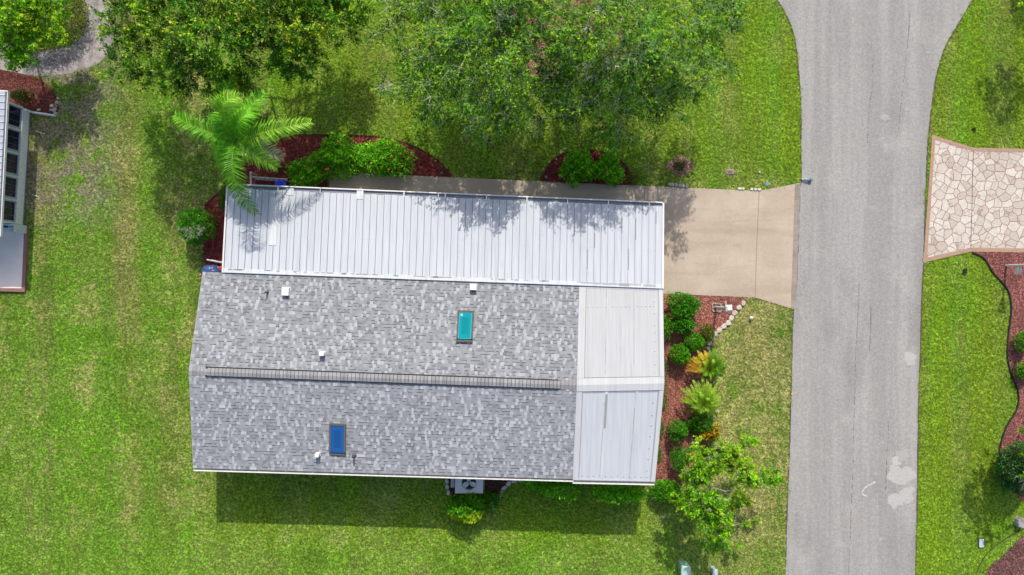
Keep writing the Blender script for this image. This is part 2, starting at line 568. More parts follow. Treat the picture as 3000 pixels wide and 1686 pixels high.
BEDS = {
    'palm_bed': [(592, 640), (600, 603), (640, 566), (668, 540), (690, 520), (722, 478), (780, 430), (850, 400), (920, 396), (1010, 397), (1100, 401), (1180, 417), (1250, 448), (1297, 484),
                 (1318, 519), (1180, 513), (966, 503), (966, 700), (700, 780), (604, 775), (596, 700)],
    'round_bed': [(1590, 532), (1597, 500), (1615, 474), (1650, 450), (1700, 440), (1750, 442), (1800, 459), (1835, 487), (1852, 518), (1856, 542), (1720, 538)],
    'front_bed': [(1880, 861), (1940, 863), (2050, 867), (2176, 873), (2182, 886), (2168, 905), (2148, 928), (2128, 954), (2100, 978), (2086, 1003), (2076, 1030), (2078, 1080),
                  (2082, 1140), (2078, 1200), (2072, 1250), (2066, 1300), (2050, 1345), (2020, 1390), (1975, 1425), (1930, 1432), (1860, 1425), (1870, 1200)],
    'east_bed': [(2846, 740), (2882, 758), (2908, 800), (2938, 832), (2955, 862), (2961, 905), (2956, 950), (2950, 1000), (2950, 1050), (2962, 1100), (2981, 1150), (2976, 1200),
                 (2950, 1242), (2932, 1290), (2926, 1340), (2936, 1385), (2962, 1425), (3010, 1475), (3120, 1500), (3200, 1300), (3200, 745), (3000, 741)],
    'corner_bed': [(2884, 1700), (2905, 1655), (2945, 1622), (2985, 1582), (3030, 1545), (3150, 1540), (3150, 1760), (2900, 1760)],
    'tree_bed': [(1430, 90), (1480, 20), (1580, -30), (1720, -20), (1800, 50), (1830, 140), (1790, 215), (1690, 235), (1560, 225), (1470, 175)],
    'neighbour_bed': [(-60, 205), (20, 208), (66, 218), (110, 228), (150, 258), (168, 300), (165, 330), (98, 334), (40, 330), (-60, 330)],
    'unit_bed': [(1322, 1390), (1330, 1455), (1400, 1480), (1446, 1462), (1470, 1430), (1500, 1400), (1500, 1385)],
    'ring_bed': [(1990 + 34 * math.cos(a) + 8 * math.cos(3 * a), 487 + 32 * math.sin(a) + 3 * math.sin(2 * a)) for a in np.linspace(0, 2 * math.pi, 12, endpoint=False)],
}
BEDCOL = {'palm_bed': (0.22, 0.042, 0.036), 'round_bed': (0.18, 0.032, 0.032), 'front_bed': (0.340, 0.130, 0.100), 'east_bed': (0.29, 0.11, 0.098), 'corner_bed': (0.19, 0.09, 0.085),
          'tree_bed': (0.30, 0.145, 0.105), 'neighbour_bed': (0.15, 0.045, 0.036), 'unit_bed': (0.10, 0.05, 0.038), 'ring_bed': (0.33, 0.20, 0.155)}
bed_polys = {k: W(catmull(v, 5), 0.02) for k, v in BEDS.items()}
SAND = [(345, -60), (322, 60), (336, 130), (300, 176), (262, 198), (210, 214), (157, 221), (100, 222), (58, 217), (-60, 206), (-60, 118), (40, 128), (110, 148), (190, 138), (236, 112), (253, 60), (256, -60)]
sand_poly = W(catmull(SAND, 5), 0.012)

lawn = MB()
S = 420.0
lawn.quad((-S, -S, 0), (S, -S, 0), (S, S, 0), (-S, S, 0))
lawn.build('lawn', M_LAWN, kind='structure')

road = MB()
road.poly(road_poly, -0.05, 0.012)
road_patch = []
def blob(px, py, rx, ry, seed, wob=0.22, n=90):
    q = random.Random(seed)
    ph = [(q.uniform(0, 6.3), q.uniform(.4, 1)) for _ in range(5)]
    jj = [1 + q.uniform(-.07, .07) for _ in range(n)]
    return [(px + rx * jj[int(a / 6.2832 * n) % n] * math.cos(a) * (1 + wob * sum(w * math.sin((k + 2) * a + p) for k, (p, w) in enumerate(ph)) / 2),
             py + ry * jj[int(a / 6.2832 * n) % n] * math.sin(a) * (1 + wob * sum(w * math.sin((k + 2) * a + p) for k, (p, w) in enumerate(ph)) / 2)) for a in np.linspace(0, 2 * math.pi, n, endpoint=False)]
for i, (x, y, rx, ry, c) in enumerate([(2665, 1050, 18, 18, .47), (2667, 1095, 18, 16, .39), (2626, 1351, 13, 13, .50), (2640, 1392, 39, 29, .47), (2622, 1467, 21, 22, .47), (2655, 1452, 24, 23, .47),
                                       (2644, 1335, 20, 16, .41), (2361, 1070, 8, 8, .39), (2337, 1217, 9, 9, .40), (2462, 1597, 18, 10, .39), (2580, 1580, 6, 5, .42), (2604, 945, 7, 5, .40), (2665, 1483, 5, 4, .44),
                                       (2585, 1297, 5, 5, .40), (2566, 1388, 5, 7, .39), (2592, 345, 16, 9, .40), (2719, 155, 6, 5, .39), (2655, 322, 6, 5, .41)]):
    road.poly(W(blob(x, y, rx, ry, i), 0.016)[::-1], None, 0.016 + 0.0004 * i, (c * .93, c * .92, c * .90), 1)
# curl of spilled white paint
curl = [(2564, 1412), (2548, 1420), (2533, 1430), (2525, 1443), (2529, 1450), (2538, 1453)]
cw = W(catmull(curl, 6, False))
for i in range(len(cw) - 1):
    a, b = Vector((*cw[i], 0.026)), Vector((*cw[i + 1], 0.026))
    d = (b - a).normalized(); s = Vector((-d.y, d.x, 0)) * rng.uniform(.02, .05)
    if rng.random() < .85: road.quad(a - s, b - s, b + s, a + s, (.55, .55, .54), 1)
# cracks and the centre joint
def crack(pts, w0, seed, gap=0.12):
    q = random.Random(seed)
    line = W(catmull(pts, 30, False))
    for i in range(len(line) - 1):
        if q.random() < gap: continue
        a, b = Vector((*line[i], 0.0175)), Vector((*line[i + 1], 0.0175))
        d = (b - a).normalized(); s = Vector((-d.y, d.x, 0)) * w0 * q.uniform(.4, 1.3)
        j = Vector((q.uniform(-.012, .012), 0, 0))
        road.quad(a - s + j, b - s + j, b + s + j, a + s + j, (.135, .13, .13), 1)
crack([(2516, 830), (2512, 940), (2506, 1060), (2502, 1200), (2497, 1400), (2491, 1560), (2486, 1690)], 0.012, 1, .3)
crack([(2551, 900), (2550, 960), (2547, 1028)], 0.018, 2)
crack([(2666, 30), (2660, 110), (2651, 200), (2640, 300), (2630, 400)], 0.014, 3, .5)
crack([(2600, 1220), (2602, 1270), (2598, 1330), (2594, 1440)], 0.016, 4, .4)
crack([(2552, 130), (2556, 240), (2545, 330), (2540, 420)], 0.012, 5, .6)
# ragged asphalt rims, with the thin edge shadow painted in dark
for line in (catmull(ROAD_L, 8, False), catmull(ROAD_R, 8, False)):
    w_ = W(line)
    for i in range(len(w_) - 1):
        a, b = Vector((*w_[i], 0.022)), Vector((*w_[i + 1], 0.022))
        if abs(a.y) > 18: continue
        n_ = max(1, int((b - a).length / 0.3))
        for k in range(n_):
            p, q_ = a.lerp(b, k / n_), a.lerp(b, (k + 1) / n_)
            d = (q_ - p).normalized(); s = Vector((-d.y, d.x, 0)) * rng.uniform(.015, .04)
            road.quad(p - s, q_ - s, q_ + s, p + s, (.09, .08, .065), 1)
road.build('road', [M_ROAD, plain('road_marks', None, 0.9, 0.2, 0.12, 14.0)], kind='structure')

drive = MB()
drive.poly(drive_poly, -0.05, 0.03)
def strip(mb, pts, w, z, col, m=0):
    w_ = W(pts, z)
    for i in range(len(w_) - 1):
        a, b = Vector((*w_[i], z)), Vector((*w_[i + 1], z)); d = (b - a).normalized(); s = Vector((-d.y, d.x, 0)) * w / 2
        mb.quad(a - s, b - s, b + s, a + s, col, m)
strip(drive, [(2224, 562), (2217, 720), (2212, 871)], 0.018, 0.0345, (.17, .125, .09), 1)
strip(drive, [(1889, 546), (1886, 700), (1880, 856)], 0.018, 0.0345, (.17, .125, .09), 1)
# paver course along the road
for k in range(15):
    t0, t1 = k / 15, (k + 1) / 15
    a0, a1 = P(2345 + (2331 - 2345) * t0, 537 + 371 * t0), P(2345 + (2331 - 2345) * t1, 537 + 371 * t1)
    b0, b1 = P(2328 + (2316 - 2328) * t0, 541 + 361 * t0), P(2328 + (2316 - 2328) * t1, 541 + 361 * t1)
    v = rng.uniform(.26, .34)
    q = [b0, a0, a1, b1]; c = sum(q, Vector()) / 4
    q = [c + (p - c) * 0.965 for p in q]
    drive.hexa([(p.x, p.y, 0.02) for p in q][::-1], [(p.x, p.y, 0.036) for p in q][::-1], (v, v * .87, v * .75), 1)
drive.build('driveway', [M_CONC, plain('paver', None, 0.85, 0.2, 0.12, 10.0)], kind='structure')

fl = MB()
fl.poly(flag_poly, -0.05, 0.03)
def border(pts, w, z):
    w_ = W(pts, z)
    for i in range(len(w_) - 1):
        a, b = Vector((*w_[i], z)), Vector((*w_[i + 1], z)); d = (b - a).normalized(); s = Vector((-d.y, d.x, 0)) * w
        fl.hexa([(p.x, p.y, 0.02) for p in (a, b, b + s, a + s)], [(p.x, p.y, z + .0015 * i) for p in (a, b, b + s, a + s)], (.40, .265, .195), 1)
border([(2705, 770), (2845, 738), (3260, 744)], 0.20, 0.036)
border([(3260, 442), (2852, 433), (2731, 396), (2705, 770)], 0.17, 0.038)
strip(fl, [(2852, 440), (2844, 732)], 0.03, 0.0345, (.15, .10, .08), 1)
fl.build('stone_driveway', [M_FLAG, plain('border_band', None, 0.8, 0.25, 0.10, 6.0)], kind='structure')

sand = MB(); sand.poly(sand_poly, -0.02, 0.012)
tS = NT('grey_sand')
cS = tS.mix(tS.ramp(tS.noise(1.6, 6, 0.7), 0.38, 0.62), (0.225, 0.205, 0.22), (0.42, 0.385, 0.385))
cS = tS.mix(tS.ramp(tS.noise(4.0, 4, 0.7), 0.56, 0.70, 0, .8), cS, (0.15, 0.11, 0.09))
tS.bump(tS.noise(20, 4), .5, .03)
sand.build('sandy_path', tS.done(cS, .95, .1), kind='structure')

# mulch beds: soil sheet and loose chips
for nm, poly in bed_polys.items():
    b = MB(); base = np.array(BEDCOL[nm])
    b.poly(poly, -0.02, 0.02, tuple(base * 0.62))
    pa = np.array(poly); lo, hi = pa.min(0), pa.max(0)
    lo = np.maximum(lo, (-26, -16)); hi = np.minimum(hi, (26, 16))
    area = (hi[0] - lo[0]) * (hi[1] - lo[1])
    n = int(area * 420)
    xs, ys = nrg.uniform(lo[0], hi[0], n), nrg.uniform(lo[1], hi[1], n)
    ok = inside(poly, xs, ys); xs, ys = xs[ok], ys[ok]
    for x, y in zip(xs, ys):
        a = rng.uniform(0, math.pi); L, w = rng.uniform(.025, .055), rng.uniform(.008, .018)
        u = Vector((math.cos(a), math.sin(a), rng.uniform(-.35, .35))) * L; s = Vector((-math.sin(a), math.cos(a), rng.uniform(-.5, .5))) * w
        c = Vector((x, y, rng.uniform(.028, .05)))
        k = rng.choice((.7, .9, 1.1, 1.35, 1.35, 1.8)) * rng.uniform(.85, 1.15); g = rng.uniform(0, .035)
        b.quad(c - u - s, c + u - s * .7, c + u + s, c - u + s * .8, (base[0] * k + g, base[1] * k + g, base[2] * k + g))
    b.build('mulch_bed', M_MULCH, kind='structure')

# ------------------------------------------------------------------ grass blades (nobody could count them)
def grass():
    cell = 0.15
    gx, gy = np.arange(-27.0, 27.0, cell), np.arange(-16.0, 16.5, cell)
    X, Y = np.meshgrid(gx, gy); X, Y = X.ravel() + cell / 2, Y.ravel() + cell / 2
    keep = np.ones(len(X), dtype=bool)
    house_fp = [P(610, 815, 3.08), P(1930, 865, 3.08), P(1905, 1380, 3.08), P(585, 1345, 3.08)]
    neigh = [P(-200, 325), P(92, 325), P(72, 660), P(78, 852), P(-200, 850)]
    neigh = [(p.x, p.y) for p in neigh]
    for pl in [road_poly, drive_poly, flag_poly, sand_poly, neigh, [(p.x, p.y) for p in house_fp]] + [v for k, v in bed_polys.items()]:
        keep &= ~inside(pl, X, Y)
    X, Y = X[keep], Y[keep]
    m = len(X)
    h = cell / 2
    vs = np.zeros((m, 4, 3))
    for k, (sx, sy) in enumerate(((-1, -1), (1, -1), (1, 1), (-1, 1))):
        vs[:, k, 0] = X + sx * h; vs[:, k, 1] = Y + sy * h
    vs[:, :, 2] = 0.004
    o = fast_mesh('grass', vs.reshape(-1, 3), np.arange(m * 4).reshape(m, 4), np.ones((m, 3)), M_BLADE, kind='stuff', label=None)
    tuft = MB(); q = random.Random(5)
    for i in range(12):
        a = q.uniform(0, 6.28); r = q.uniform(0, .055); L = q.uniform(.035, .075); w = q.uniform(.005, .008)
        p = Vector((r * math.cos(a), r * math.sin(a), 0)); d = Vector((math.cos(a + q.uniform(-1, 1)), math.sin(a + q.uniform(-1, 1)), 0))
        s = Vector((-d.y, d.x, 0)) * w; m1 = p + d * L * .45 + Vector((0, 0, L * .38)); t = p + d * L * q.uniform(.9, 1.2) + Vector((0, 0, L * q.uniform(.25, .55)))
        tuft.add([p - s, p + s, m1 + s, m1 - s, t], [(0, 1, 2, 3), (3, 2, 4)])
    me = tuft.build('grass_tuft', M_BLADE)
    COL.objects.unlink(me)
    ng = bpy.data.node_groups.new('grass_scatter', 'GeometryNodeTree')
    ng.interface.new_socket('Geometry', in_out='INPUT', socket_type='NodeSocketGeometry')
    ng.interface.new_socket('Geometry', in_out='OUTPUT', socket_type='NodeSocketGeometry')
    N = ng.nodes; L = ng.links
    gi, go = N.new('NodeGroupInput'), N.new('NodeGroupOutput')
    dp = N.new('GeometryNodeDistributePointsOnFaces'); dp.inputs['Density'].default_value = 165.0; dp.inputs['Seed'].default_value = 3
    ip = N.new('GeometryNodeInstanceOnPoints'); oi = N.new('GeometryNodeObjectInfo'); oi.inputs['Object'].default_value = me; oi.inputs['As Instance'].default_value = True
    rr = N.new('FunctionNodeRandomValue'); rr.data_type = 'FLOAT_VECTOR'; rr.inputs[0].default_value = (-.15, -.15, 0); rr.inputs[1].default_value = (.15, .15, 6.283)
    rs = N.new('FunctionNodeRandomValue'); rs.data_type = 'FLOAT'; rs.inputs[2].default_value = 0.6; rs.inputs[3].default_value = 1.35
    L.new(gi.outputs[0], dp.inputs[0]); L.new(dp.outputs[0], ip.inputs['Points']); L.new(oi.outputs['Geometry'], ip.inputs['Instance'])
    L.new(rr.outputs[0], ip.inputs['Rotation']); L.new(rs.outputs[1], ip.inputs['Scale']); L.new(ip.outputs[0], go.inputs[0])
    md = o.modifiers.new('scatter', 'NODES'); md.node_group = ng
grass()

# ------------------------------------------------------------------ the house
ZE, ZR = 3.08, 3.62
TL, TRr, RL, RR, BL, BR = P(595, 797, ZE), P(1700, 838, ZE), P(554, 1087, ZR), P(1692, 1129, ZR), P(567, 1372, ZE), P(1681, 1404, ZE)
wTL, wTR, wRL, wRR, wBL, wBR = P(1697, 838, ZE), P(1941, 846, ZE), P(1690, 1129, ZR + .02), P(1945, 1124, ZR + .02), P(1678, 1407, ZE), P(1918, 1412, ZE)
house = empty('house', P(1240, 1100, 0), 'long grey shingled mobile home with a white metal porch roof at its street end', 'house')

wl = MB()
c4 = [P(622, 825, ZE), P(1915, 865, ZE), P(1895, 1380, ZE), P(596, 1345, ZE)]
wl.hexa([(p.x, p.y, 0.0) for p in c4][::-1], [(p.x, p.y, ZE - .02) for p in c4][::-1])
# gable ends
for a, b, r in ((c4[0], c4[3], Vector((RL.x + .35, RL.y, ZR - .12))), (c4[1], c4[2], Vector((wRR.x - .35, wRR.y, ZR - .1)))):
    wl.add([(a.x, a.y, ZE - .05), (b.x, b.y, ZE - .05), r, (a.x + .05, a.y, ZE - .05), (b.x + .05, b.y, ZE - .05), r + Vector((.05, 0, 0))], [(0, 1, 2), (5, 4, 3), (0, 2, 5, 3), (1, 4, 5, 2)])
wl.build('wall', M_SIDING, house)

def bil(A, B, C, D, u, v):
    return A.lerp(B, u).lerp(D.lerp(C, u), v)

def shingles(mb, A, B, C, D, seed):
    """A,B eave, C,D ridge; overlapping courses with raised laminated tabs"""
    q = random.Random(seed)
    n = (B - A).cross(D - A).normalized()
    if n.z < 0: n = -n
    ln = (B - A).length; sl = ((D - A).length + (C - B).length) / 2
    rows = round(sl / 0.143)
    flip = (B - A).cross(D - A).z < 0
    def qd(u0, u1, v0, v1, e0, e1, col):
        p = [bil(A, B, C, D, u0, v0) + n * e0, bil(A, B, C, D, u1, v0) + n * e0, bil(A, B, C, D, u1, v1) + n * e1, bil(A, B, C, D, u0, v1) + n * e1]
        if flip: p = p[::-1]
        mb.quad(*p, col)
    def tint(v):
        return (v * .95, v * 1.01, v * 1.11)
    for j in range(rows):
        v0, v1 = j / rows, (j + 1) / rows
        u = 0.0
        last_tooth = False
        while u < 1:
            tooth = (q.random() < .58) if not last_tooth else (q.random() < .25)
            w = q.uniform(.08, .155) if tooth else q.uniform(.07, .18)
            u1 = min(1.0, u + w / ln)
            r = q.random()
            if tooth:
                val = q.uniform(.39, .48) if r < .42 else q.uniform(.27, .36)
                if r > .90: val = q.uniform(.22, .26)
                e = .012
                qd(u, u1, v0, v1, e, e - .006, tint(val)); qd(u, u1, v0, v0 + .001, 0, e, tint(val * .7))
            else:
                val = q.uniform(.265, .335)
                if r < .10: val = q.uniform(.21, .25)
                e = .007
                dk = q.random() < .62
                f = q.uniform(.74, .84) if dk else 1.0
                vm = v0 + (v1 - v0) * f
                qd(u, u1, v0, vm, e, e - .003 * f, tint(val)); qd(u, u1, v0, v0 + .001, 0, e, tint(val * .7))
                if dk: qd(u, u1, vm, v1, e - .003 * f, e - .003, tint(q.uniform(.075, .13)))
            last_tooth = tooth
            u = u1

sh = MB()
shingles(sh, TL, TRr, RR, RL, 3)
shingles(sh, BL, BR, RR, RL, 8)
dn = Vector((0, 0, -.10))
for A, B, C, D in ((TL, TRr, RR, RL), (BL, BR, RR, RL)):
    s_ = (D - A).cross(B - A).z
    ring = [A, B, C, D] if s_ < 0 else [D, C, B, A]
    o_ = Vector((0, 0, -.012))
    sh.hexa([p + dn for p in ring], [p + o_ for p in ring], (.16, .165, .175))
roof = sh.build('shingle_roof', M_SHINGLE, house)

# ridge caps: plain ends and the raised ridge vent between them
rv = MB()
ax = (RR - RL); L_ = ax.length; ax = ax.normalized(); side = Vector((-ax.y, ax.x, 0)).normalized()
def ridge_piece(x0, x1, w, zz, col, tilt=.006):
    c0, c1 = RL + ax * x0, RL + ax * x1
    dz = w * .20
    for sg in (1, -1):
        e0, e1 = c0 + side * sg * w + Vector((0, 0, zz - dz + tilt)), c1 + side * sg * w + Vector((0, 0, zz - dz))
        t0, t1 = c0 + Vector((0, 0, zz + tilt)), c1 + Vector((0, 0, zz))
        q = [e0, e1, t1, t0] if sg < 0 else [t0, t1, e1, e0]
        rv.quad(*q, col)
x = 0.0; k = 0
X0, X1 = PX(49, ZR), L_ - PX(56, ZR)
while x < L_:
    vent = X0 < x < X1
    st = .165
    v = rng.uniform(.27, .36)
    ridge_piece(x, min(x + st - (.022 if vent else .014), L_), .170 if vent else .20, .085 if vent else .030, (v * .96, v * .98, v * 1.04))
    ridge_piece(min(x + st - .026, L_), min(x + st + .002, L_), .168 if vent else .196, .075 if vent else .022, (.07, .07, .078) if vent else (.15, .15, .16), 0)
    x += st
for sg in (1, -1):
    a0, a1 = RL + ax * X0, RL + ax * X1
    o_ = side * sg * .212; i_ = side * sg * .155
    lo, hi = Vector((0, 0, -.05)), Vector((0, 0, .042))
    ring = [a0 + i_, a1 + i_, a1 + o_, a0 + o_]
    if sg < 0: ring = ring[::-1]
    rv.hexa([p + lo for p in ring][::-1], [p + hi for p in ring][::-1], (.035, .036, .042))
rv.build('ridge_vent', M_SHINGLE, roof)

# eave gutter and rake edges
gt = MB()
def gutter(mb, a, b, w=.13, h=.12, out=None, z_off=-.05, lip=.022):
    d = (b - a).normalized(); s = out
    up = Vector((0, 0, 1))
    a = a + up * z_off; b = b + up * z_off
    def bar(o0, o1, z0, z1, col):
        ring = [a + s * o0, b + s * o0, b + s * o1, a + s * o1]
        if (ring[1] - ring[0]).cross(ring[3] - ring[0]).z < 0: ring = ring[::-1]
        mb.hexa([p + up * z0 for p in ring], [p + up * z1 for p in ring], col)
    bar(0, w, -h, -h + .01, (.28, .27, .26))
    bar(w - lip, w + lip, -h + .012, 0.012, (.74, .74, .74))
    bar(-.012, 0.003, -h + .012, -.004, (.5, .5, .5))
sdn = Vector(((BL - TL).x, (BL - TL).y, 0)).normalized()
gutter(gt, BL, BR, .11, .10, sdn, -.02)
gutter(gt, wBL + sdn * .03, wBR + sdn * .03, .11, .10, sdn, -.02)
for k in range(14):
    p = BL.lerp(BR, (k + .4) / 14) + sdn * .055 + Vector((0, 0, -.02))
    gt.box(p, (.02, .12, .012), math.atan2(ax.y, ax.x), (.6, .6, .6))
for A, Rg in ((TL, RL), (BL, RL), (wTR, wRR), (wBR, wRR)):
    gt.tube([A + Vector((0, 0, -.03)), Rg + Vector((0, 0, -.03))], .03, 4, (.62, .62, .63))
gt.build('gutter', plain('gutter_paint', None, 0.4, 0.4, 0.08, 3.0), house)

# white coated metal roof over the front room
pr = MB()
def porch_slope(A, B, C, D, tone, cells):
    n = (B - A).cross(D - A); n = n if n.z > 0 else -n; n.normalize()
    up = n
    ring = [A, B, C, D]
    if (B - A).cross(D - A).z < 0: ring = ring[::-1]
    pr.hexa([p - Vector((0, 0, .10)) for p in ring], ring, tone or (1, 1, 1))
    def S(u, v, e=0.0): return bil(A, B, C, D, u, v) + n * e
    def band(u0, u1, v0, v1, e, col):
        lo = [S(u0, v0, -.005), S(u1, v0, -.005), S(u1, v1, -.005), S(u0, v1, -.005)]; hi = [p + n * (e + .005) for p in lo]
        if (lo[1] - lo[0]).cross(lo[3] - lo[0]).z < 0: lo, hi = lo[::-1], hi[::-1]
        pr.hexa(lo, hi, col)
    return S, band
def seam(S, band, u, w=.010, e=.02, col=(1.12, 1.12, 1.12)):
    q = random.Random(int(u * 997))
    band(u - w / 2, u + w / 2, 0.03, .93, e, col)
    v = .03
    while v < .92:
        v1 = v + q.uniform(.02, .10)
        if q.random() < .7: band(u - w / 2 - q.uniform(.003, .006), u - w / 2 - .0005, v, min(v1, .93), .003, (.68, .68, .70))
        v = v1
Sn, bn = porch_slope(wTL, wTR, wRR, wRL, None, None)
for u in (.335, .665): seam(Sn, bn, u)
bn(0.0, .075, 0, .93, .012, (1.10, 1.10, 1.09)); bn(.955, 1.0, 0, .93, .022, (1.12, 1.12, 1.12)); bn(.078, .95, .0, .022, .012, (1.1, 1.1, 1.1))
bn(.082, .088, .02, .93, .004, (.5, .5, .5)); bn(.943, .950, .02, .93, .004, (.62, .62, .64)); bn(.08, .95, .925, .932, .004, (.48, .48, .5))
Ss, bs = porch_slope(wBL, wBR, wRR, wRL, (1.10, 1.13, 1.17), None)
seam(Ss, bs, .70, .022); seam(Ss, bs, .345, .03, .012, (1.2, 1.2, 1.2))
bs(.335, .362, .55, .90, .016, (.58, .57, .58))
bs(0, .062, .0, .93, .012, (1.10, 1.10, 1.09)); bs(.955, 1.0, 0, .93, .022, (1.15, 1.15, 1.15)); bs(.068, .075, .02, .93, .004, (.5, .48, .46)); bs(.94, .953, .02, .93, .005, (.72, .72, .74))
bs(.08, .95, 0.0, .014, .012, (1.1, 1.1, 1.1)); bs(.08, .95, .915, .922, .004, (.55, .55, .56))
# ridge cover
for S_, sg in ((Sn, 1), (Ss, -1)):
    lo = [S_(0, .935, .006), S_(1, .935, .006), S_(1, 1.0, .006), S_(0, 1.0, .006)]; hi = [p + Vector((0, 0, .03)) for p in lo]
    if (lo[1] - lo[0]).cross(lo[3] - lo[0]).z < 0: lo, hi = lo[::-1], hi[::-1]
    pr.hexa(lo, hi, (1.14, 1.14, 1.13))
# screw heads
def dome(S_, u, v, r=.028, col=(1.05, 1.05, 1.05)):
    c = S_(u, v, .0); pr.lathe(c, [(r, 0), (r * .9, .012), (r * .5, .022), (.004, .026)], 8, col)
for k in range(17):
    if k not in (5, 11): dome(Sn, .115 + k * .049 + rng.uniform(-.006, .006), .215 - k * .0015)
for v in (.15, .27, .38, .47, .56, .67, .80, .88): dome(Sn, .90, v + rng.uniform(-.01, .01), .025)
for v in (.12, .24, .34, .47, .58, .68, .8): dome(Ss, .895, v + rng.uniform(-.01, .01), .032, (.75, .75, .77))
for k in range(12): dome(Ss, .11 + k * .072, .052 + rng.uniform(-.006, .006), .03, (.85, .85, .86))
for u, v, l in ((.50, .62, .2), (.505, .36, .17), (.62, .80, .12)):
    bn(u, u + .004, v, v + l, .003, (.80, .80, .82))
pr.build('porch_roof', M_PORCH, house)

# skylights
def skylight(px, py, w, h, glass, frame, zc, tilt, sticker, lab):
    base = P(px, py, zc)
    s = empty('skylight', base, lab, None)
    del_keys = [k for k in ('category',) if k in s]
    for k in del_keys: del s[k]
    s.parent = house; s.location = base - Vector(house.location)
    th = -0.04
    W_, H_ = PX(w, zc), PX(h, zc)
    def T(x, y, z):
        v = Vector((x, y * math.cos(tilt) - z * math.sin(tilt), y * math.sin(tilt) + z * math.cos(tilt)))
        c_, s_ = math.cos(th), math.sin(th)
        return base + Vector((v.x * c_ - v.y * s_, v.x * s_ + v.y * c_, v.z))
    f = MB()
    def fb(x0, x1, y0, y1, z0, z1, col, mb=f, m=0):
        q = [(x0, y0), (x1, y0), (x1, y1), (x0, y1)]
        mb.hexa([T(x, y, z0) for x, y in q], [T(x, y, z1) for x, y in q], col, m)
    e = .075; zz = .13
    fb(-W_ / 2, W_ / 2, -H_ / 2, -H_ / 2 + e * 1.9, -.02, zz * .55, frame); fb(-W_ / 2, W_ / 2, H_ / 2 - e, H_ / 2, -.02, zz, frame)
    fb(-W_ / 2, -W_ / 2 + e, -H_ / 2 + e * 1.9, H_ / 2 - e, -.02, zz, frame); fb(W_ / 2 - e, W_ / 2, -H_ / 2 + e * 1.9, H_ / 2 - e, -.02, zz, frame)
    fr = f.build('frame', M_COL); 
    g = MB()
    fb(-W_ / 2 + e, W_ / 2 - e, -H_ / 2 + e * 1.9, H_ / 2 - e, -.03, zz - .02, tuple(glass), g)
    # inner well lines seen through the tinted pane
    x0, x1, y0, y1 = -W_ / 2 + e, W_ / 2 - e, -H_ / 2 + e * 1.9, H_ / 2 - e
    lt = tuple(min(1, c * 1.7 + .03) for c in glass)
    for (a0, a1, b0, b1) in ((x0, x0 + .02, y0, y1), (x1 - .02, x1, y0, y1), (x0 + .02, x1 - .02, y0, y0 + .02), (x0 + .02, x1 - .02, y1 - .02, y1)):
        fb(a0, a1, b0, b1, zz - .02, zz - .014, lt if sticker else tuple(c * .8 for c in glass), g)
    iw, ih = (x1 - x0) * .23, (y1 - y0) * .18
    fb(x0 + iw, x1 - iw, y0 + ih, y1 - ih, zz - .021, zz - .0175, tuple(c * .78 for c in glass), g)
    if sticker: fb(x0 + .06, x0 + .15, y1 - .17, y1 - .07, zz - .02, zz - .012, (.35, .75, .78), g)
    gl = g.build('pane', glass_pane)
    for o in (fr, gl):
        o.parent = s
        A = Vector(base)
        me = o.data
        co = np.zeros(len(me.vertices) * 3); me.vertices.foreach_get('co', co); co = co.reshape(-1, 3) - np.array(A); me.vertices.foreach_set('co', co.ravel()); me.update()
    return s
tG = NT('tinted_glass'); glass_pane = tG.done(tG.attr(), 0.12, 0.6)
tilt_n, tilt_s = -math.atan((ZR - ZE) / 4.3), math.atan((ZR - ZE) / 4.3)
skylight(1363, 957, 47, 92, (.000, .30, .36), (.12, .105, .10), ZE + (ZR - ZE) * .50 + .02, tilt_n, True, 'skylight with a teal pane and a pale sticker in its corner')
skylight(990, 1287, 48, 96, (.014, .105, .34), (.11, .11, .12), ZE + (ZR - ZE) * .31 + .02, tilt_s, False, 'skylight with a deep blue pane')

# vents on the shingles
def roof_z(px, py):
    t = min(1, abs(py - 1108) / 288.0)
    return ZR - (ZR - ZE) * t + .01
def hood(px, py, w, d, h, label):
    z = roof_z(px, py); p = P(px, py, z); v = MB()
    w, d = PX(w, z), PX(d, z)
    v.box(p + Vector((0, 0, .01)), (w * 1.25, d * 1.2, .02), -.04, (.45, .45, .47))
    v.bevel_box(p + Vector((0, 0, h / 2 + .02)), (w, d, h), -.04, (.80, .80, .81), r=.03)
    v.box(p + Vector((0, -d * .52, h * .42)), (w * .8, .02, h * .5), -.04, (.10, .10, .11))
    v.build('roof_vent', M_COL, house, label=label)
hood(840, 855, 21, 24, .22, 'large white square vent hood')
hood(1387, 842, 19, 18, .20, 'white vent hood beside the carport flashing')
hood(947, 1036, 15, 12, .30, 'small white vent near the ridge')
hood(933, 1331, 12, 11, .28, 'small white vent beside the blue skylight')
for px, py, h in ((785, 857, .32), (1038, 1335, .34)):
    z = roof_z(px, py); p = P(px, py, z); v = MB()
    v.lathe(p, [(.11, -.02), (.07, .03), (.042, .06), (.040, h), (.03, h), (.03, h - .05)], 12, (.10, .10, .11))
    v.build('vent_pipe', M_COL, house)

